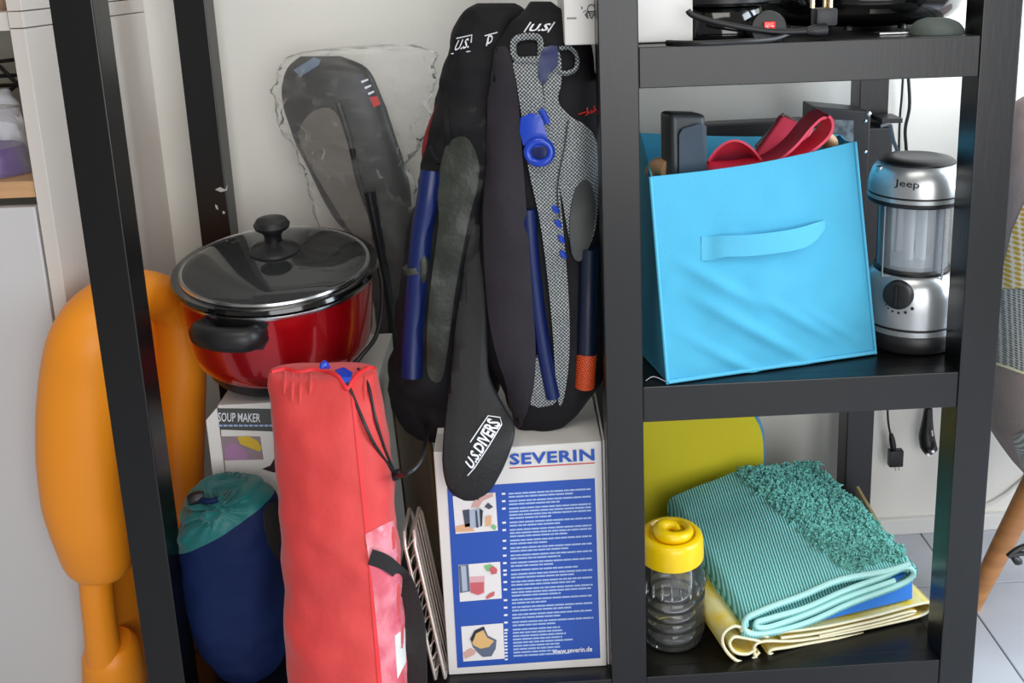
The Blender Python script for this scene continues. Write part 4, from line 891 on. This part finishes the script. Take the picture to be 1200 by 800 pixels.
# blue foam under the teal mat
a_ = UW(950, 736); b_ = UW(1074, 706); c_ = UW(1074, 674); d_ = UW(958, 712)
q8 = []
for (u, w) in (a_, b_): q8.append((u, w))
mk = lambda u, w, v: org + UA * u + VA * v + ZA * w
c8 = [mk(a_[0], a_[1], .008), mk(b_[0], b_[1], .008), mk(b_[0], b_[1], .26), mk(a_[0], a_[1], .26), mk(d_[0], d_[1], .008), mk(c_[0], c_[1], .008), mk(c_[0], c_[1] + .01, .26), mk(d_[0], d_[1] + .01, .26)]
build('blue_cushion', MB().bhexa(c8, .004, 3), M['blue'], label='plain blue folded cloth under the teal mat', cat='cloth')
# teal mat: layers folded back and forth
def L(pts): return [UW(x, y) for x, y in pts]
fr = L([(1066, 660), (1040, 668), (985, 678), (935, 698), (890, 716), (874, 724), (872, 736), (884, 742), (915, 738), (960, 722), (1010, 700), (1056, 684), (1070, 672), (1060, 664), (1030, 676), (990, 690), (940, 712), (900, 724), (886, 728), (888, 734), (905, 733), (950, 716), (1000, 695), (1048, 680)])
t = thing('folded_mat', org + UA * .14 + VA * .14 + ZA * .05, 'teal ribbed cotton mat with shaggy fringe folded on top of stack', 'mat')
m_, e_ = folded(fr, .300, .0085, org, 1.0, .002, 4, 5, 20)
# lift the back a little so that the mat swells away from the front edge
def swell(p):
    q = p - org; v = q.dot(VA); u = q.dot(UA); h = max(0, q.z - .03) / .09
    return p + ZA * ((.024 + .030 * (1 - min(1, max(0, u / .26)))) * math.sin(min(1, max(0, v / .30)) * PI * .55) * h)
for i, p in enumerate(m_.v): m_.v[i] = swell(p)
build('mat_sheet', m_, M['tealrug'], t, smooth=60)
build('overlock_edge', MB().tube([p + VA * -.001 for p in e_], .0040, 8), M['mint'], t, 'pale mint stitched edge')
mbv = m_.bvh()
tf = MB(); rng = random.Random(11)
base_rows = [((866 + k * 11.2, 549 - 12 * math.sin(k / 11 * PI)), (996 + k * 7.6, 668 - k * 2.3)) for k in range(12)]
for (a, b) in base_rows:
    for k in range(80):
        s_ = k / 79 + rng.uniform(-.012, .012); x = a[0] + (b[0] - a[0]) * s_ + rng.uniform(-5, 5); y = a[1] + (b[1] - a[1]) * s_ + rng.uniform(-4, 4)
        p = mbv.ray_cast(CAM, ray(x, y).normalized())[0]
        if p is None or p.z < -.385: continue
        for j in range(7):
            d = Vector((rng.uniform(-1, 1.2), rng.uniform(-1, .6), rng.uniform(-.1, .7))).normalized() * rng.uniform(.005, .012)
            tf.tube([p + Vector((rng.uniform(-.004, .004), rng.uniform(-.004, .004), -.001)), p + d * .6, p + d + Vector((rng.uniform(-.003, .003), 0, -.003))], [.0016, .0022, .0006], 4)
build('fringe', tf, M['tealtuft'], t, 'shaggy teal fringe rows', kind='stuff')
c8 = [(.4695, .14, SH3 + .001), (.4755, .14, SH3 + .001), (.4755, .36, SH3 + .001), (.4695, .36, SH3 + .001), (.4695, .14, -.385), (.4755, .14, -.385), (.4755, .36, -.372), (.4695, .36, -.372)]
build('card_sheet', MB().bhexa(c8, .001, 1), M['card'], label='brown card sheet on edge beside the textile stack', cat='card', smooth=0)

# ------------------------------------------------------------------ top shelf
t = thing('carton', (.04, .12, SH1), 'white carton with a basket symbol standing behind the middle post top', 'box')
YC = .052
x0, x1 = at(661, 20, YC).x, at(812, 40, YC).x
build('box_body', MB().box((x0, YC, SH1 + .0005), (x1, YC + .20, SH1 + .26), .002), M['carton'], t, smooth=0)
o, n = Vector((0, YC, 0)), Vector((0, 1, 0))
mb = MB()
for poly in ([(688, 13), (697, 12.5), (697, 14), (688, 14.5)], [(688.5, 13), (690, 13), (693.5, 21), (692, 22)], [(697, 13), (698.5, 13), (694, 22), (692.5, 22)], [(685, 17), (688, 13.5), (690, 22), (687.5, 21)], [(681, 8), (682.5, 7.5), (682.5, 10.5), (681.3, 11)], [(683, 14), (686.5, 11.5), (687, 12.2), (683.5, 15)], [(690, 15.5), (696, 15), (695.6, 15.8), (690.4, 16.2)], [(691, 17.5), (695, 17), (694.6, 17.8), (691.4, 18.2)]):
    a = flat(poly, o, n, .0006); mb.add(a.v, a.f)
mb.tube([onplane(x, y, o, n) + Vector((0, -.0008, 0)) for x, y in ((688, 14), (689, 8), (692, 5.5), (695.5, 6.5), (697, 13))], .0006, 6, 4)
build('basket_symbol', mb, M['greyprint'], t, 'printed basket symbol', smooth=0)
mb = MB()
for k in range(6): a = flat([(664.5 + k * 1.9, 20.5 - k * .05), (665.8 + k * 1.9, 20.4), (665.8 + k * 1.9, 22.4), (664.5 + k * 1.9, 22.5)], o, n, .0006); mb.add(a.v, a.f)
build('small_print', mb, M['greyprint'], t, smooth=0)

hc = atz(862, 50, SH1) + Vector((-.002, .085, 0)); hc.z = SH1
t = thing('electric_hotplate', hc, 'black electric appliance base with red rocker switch on the top shelf', 'appliance')
build('foot', MB().lathe([(.050, .001), (.062, .001), (.064, .004), (.05, .005)], hc, 48), M['black'], t)
eb = MB().lathe([(.050, .004), (.0630, .004), (.0640, .008), (.0615, .020), (.0575, .032), (.053, .040), (.04, .041)], hc, 48); ebv = eb.bvh()
build('base_body', eb, M['blackgloss'], t)
build('plate', MB().lathe([(.03, .041), (.060, .043), (.066, .047), (.066, .056), (.06, .060), (.03, .060)], hc, 48), M['black'], t)
hp_ = at(901, 40, .022)
sw = build('switch_housing', MB().lathe([(.0235, -.020), (.0235, .004), (.0215, .007), (.001, .0075)], Vector((hp_.x, .028, SH1 + .014)), 36, Matrix.Rotation(math.radians(80), 3, 'X')), M['black'], t, 'half round switch housing')
ps = Vector((hp_.x, .0205, SH1 + .0185))
rk_ = build('rocker_switch', MB().bhexa([ps + Vector(c) for c in ((-.0075, -.003, -.005), (.0075, -.003, -.005), (.0075, .004, -.005), (-.0075, .004, -.005), (-.0075, -.003, .006), (.0075, -.003, .006), (.0075, .004, .006), (-.0075, .004, .006))], .002), M['rocker'], t, 'red rocker switch')
build('switch_mark', MB().box((ps.x + .002, ps.y - .0036, ps.z - .0004), (ps.x + .0052, ps.y - .003, ps.z + .0004)), M['whiteprint'], t, smooth=0)
build('switch_mark', MB().tube([Vector((ps.x - .0040 + .0014 * math.cos(a), ps.y - .0034, ps.z - .001 + .0016 * math.sin(a))) for a in [2 * PI * k / 12 for k in range(12)]], .0004, 5, 0, closed=True), M['whiteprint'], t)
build('cord', MB().tube([atz(782, 50, SH1 + .003), atz(815, 51, SH1 + .004), atz(865, 49, SH1 + .004), atz(905, 46, SH1 + .004), at(925, 40, .014), at(945, 38, .014), at(962, 37, .014)], .0036, 10, 5), M['black'], t)
build('cord', MB().tube([at(806, 12, .02), at(812, 18, .018), at(835, 25, .012), at(870, 32, .008), at(905, 37, .010), at(940, 37, .012), at(960, 36, .014)], .0038, 10, 5), M['black'], t)
build('strain_relief', MB().tube([at(945, 37, .013), at(956, 36, .014), at(968, 35, .015)], [.005, .0085, .0085], 12, 2), M['black'], t)
qa, qb = at(955, 31, .02), at(981, 9, .02)
pgl = build('plug', MB().box((qa.x, .014, qa.z), (qb.x, .042, qb.z), .004), M['black'], t, 'black moulded plug')
for x in (952, 973): pp = at(x, 8, .026); build('pin', MB().box((pp.x - .002, .022, pp.z - .002), (pp.x + .002, .030, pp.z + .017), .0006), M['brass'], pgl, smooth=0)
pp = at(967, 8, .034); build('pin', MB().box((pp.x - .002, .032, pp.z - .002), (pp.x + .002, .038, pp.z + .020), .0006), M['brass'], pgl, smooth=0)

gc = Vector((at(1000, 35, .22).x, .235, SH1))
t = thing('electric_pan', gc, 'big glossy black electric pan with pale rim on the top shelf', 'pan')
build('pan_body', MB().lathe([(.08, .004), (.120, .006), (.140, .014), (.150, .026), (.1535, .040), (.1535, .052), (.12, .052)], gc, 64), M['blackgloss'], t)
build('rim_band', MB().lathe([(.12, .052), (.1540, .052), (.1540, .0565), (.12, .0565)], gc, 64), mat('pale_rim', (206, 204, 192), .35, metal=.4), t)
build('pan_lid', MB().lathe([(.12, .0565), (.153, .0565), (.150, .066), (.12, .08), (.05, .092), (.001, .094)], gc, 64), M['blackgloss'], t)
for a in (200, 250, 290, 340, 90): an = math.radians(a); p = gc + Vector((.11 * math.cos(an), .11 * math.sin(an), .001)); build('foot', MB().lathe([(.006, 0), (.005, .006)], p, 12), M['black'], t)
build('base_plate', MB().box((gc.x - .02, .055, SH1 + .0006), (gc.x + .055, .075, SH1 + .0026)), M['steel'], t, smooth=0)
lv = [(21, 1086, 1112, .05, .012), (25, 1076, 1121, .05, .022), (31, 1070, 1126, .05, .028), (38, 1068, 1128, .05, .030), (41, 1068, 1128, .05, .030)]
build('grey_pad', loft_px(lv, 32, 4, 2.2, .001, 40), M['greypad'], label='rounded grey green foam pad at the right end of top shelf', cat='pad')

# ------------------------------------------------------------------ armchair at the right edge
t = thing('armchair', (.80, .33, FLOOR), 'mauve upholstered armchair with patchwork cover at the right edge', 'armchair')
lv = [(112, 1204, 1420, .34, .03), (128, 1188, 1440, .335, .06), (170, 1172, 1460, .33, .10), (260, 1160, 1470, .32, .14), (360, 1152, 1470, .31, .17), (440, 1150, 1465, .30, .19), (490, 1158, 1455, .30, .19), (520, 1176, 1440, .30, .18), (550, 1196, 1420, .30, .16), (566, 1212, 1400, .30, .12)]
am = loft_px(lv, 56, 6, 2.8, .001, 8); av = am.bvh()
build('shell', am, M['mauve'], t, smooth=60)
build('patch_cloth', patch([(1174, 318), (1186, 270), (1200, 238), (1230, 180), (1330, 180), (1330, 345), (1200, 338), (1174, 338)], av, .002, .002, 10), M['gold'], t, 'gold and cream patch')
build('patch_cloth', patch([(1160, 338), (1200, 339), (1330, 346), (1330, 470), (1230, 445), (1164, 424)], av, .003, .002, 10), M['tweed'], t, 'grey tweed patch')
build('patch_cloth', patch([(1186, 512), (1200, 505), (1290, 500), (1290, 545), (1204, 556), (1196, 545)], av, .003, .002, 8), M['tweed'], t, 'grey tweed patch under the seat')
build('seam', MB().tube([hit(x, y, av)[0] - ray(x, y).normalized() * .003 for x, y in ((1162, 424), (1180, 430), (1200, 437), (1230, 446), (1330, 471))], .0022, 8, 3), M['plaidhem'], t)
l0, l1 = at(1216, 556, .30), atz(1138, 712, FLOOR)
ld = (l1 - l0)
for sx, sy in ((0, 0), (.30, 0), (.17, .17), (.28, .17)):
    q0 = l0 + Vector((sx, sy, 0)); q1 = l1 + Vector((sx * 1.6 if sx > .1 else 0, (.12 if sy else 0), 0))
    q1.z = FLOOR + .001
    if sx > .1: q1 = Vector((q0.x + abs(ld.x), q1.y, FLOOR + .001))
    build('leg', MB().tube([q0, q0.lerp(q1, .5), q1], [.020, .0185, .015], 16), M['legwood'], t)
build('black_clip', MB().tube([at(1181, 652, .12), at(1188, 646, .12), at(1200, 640, .12), at(1225, 634, .12), at(1260, 650, .12)], .0042, 8, 4).tube([at(1187, 652, .12), at(1192, 657, .12), at(1197, 658, .12)], [.004, .007, .004], 10, 3).tube([at(1184, 651, .12), at(1200, 648, .12), at(1230, 652, .12)], .004, 8, 3), M['black'], label='black cable with small knob beside the armchair leg', cat='cable')
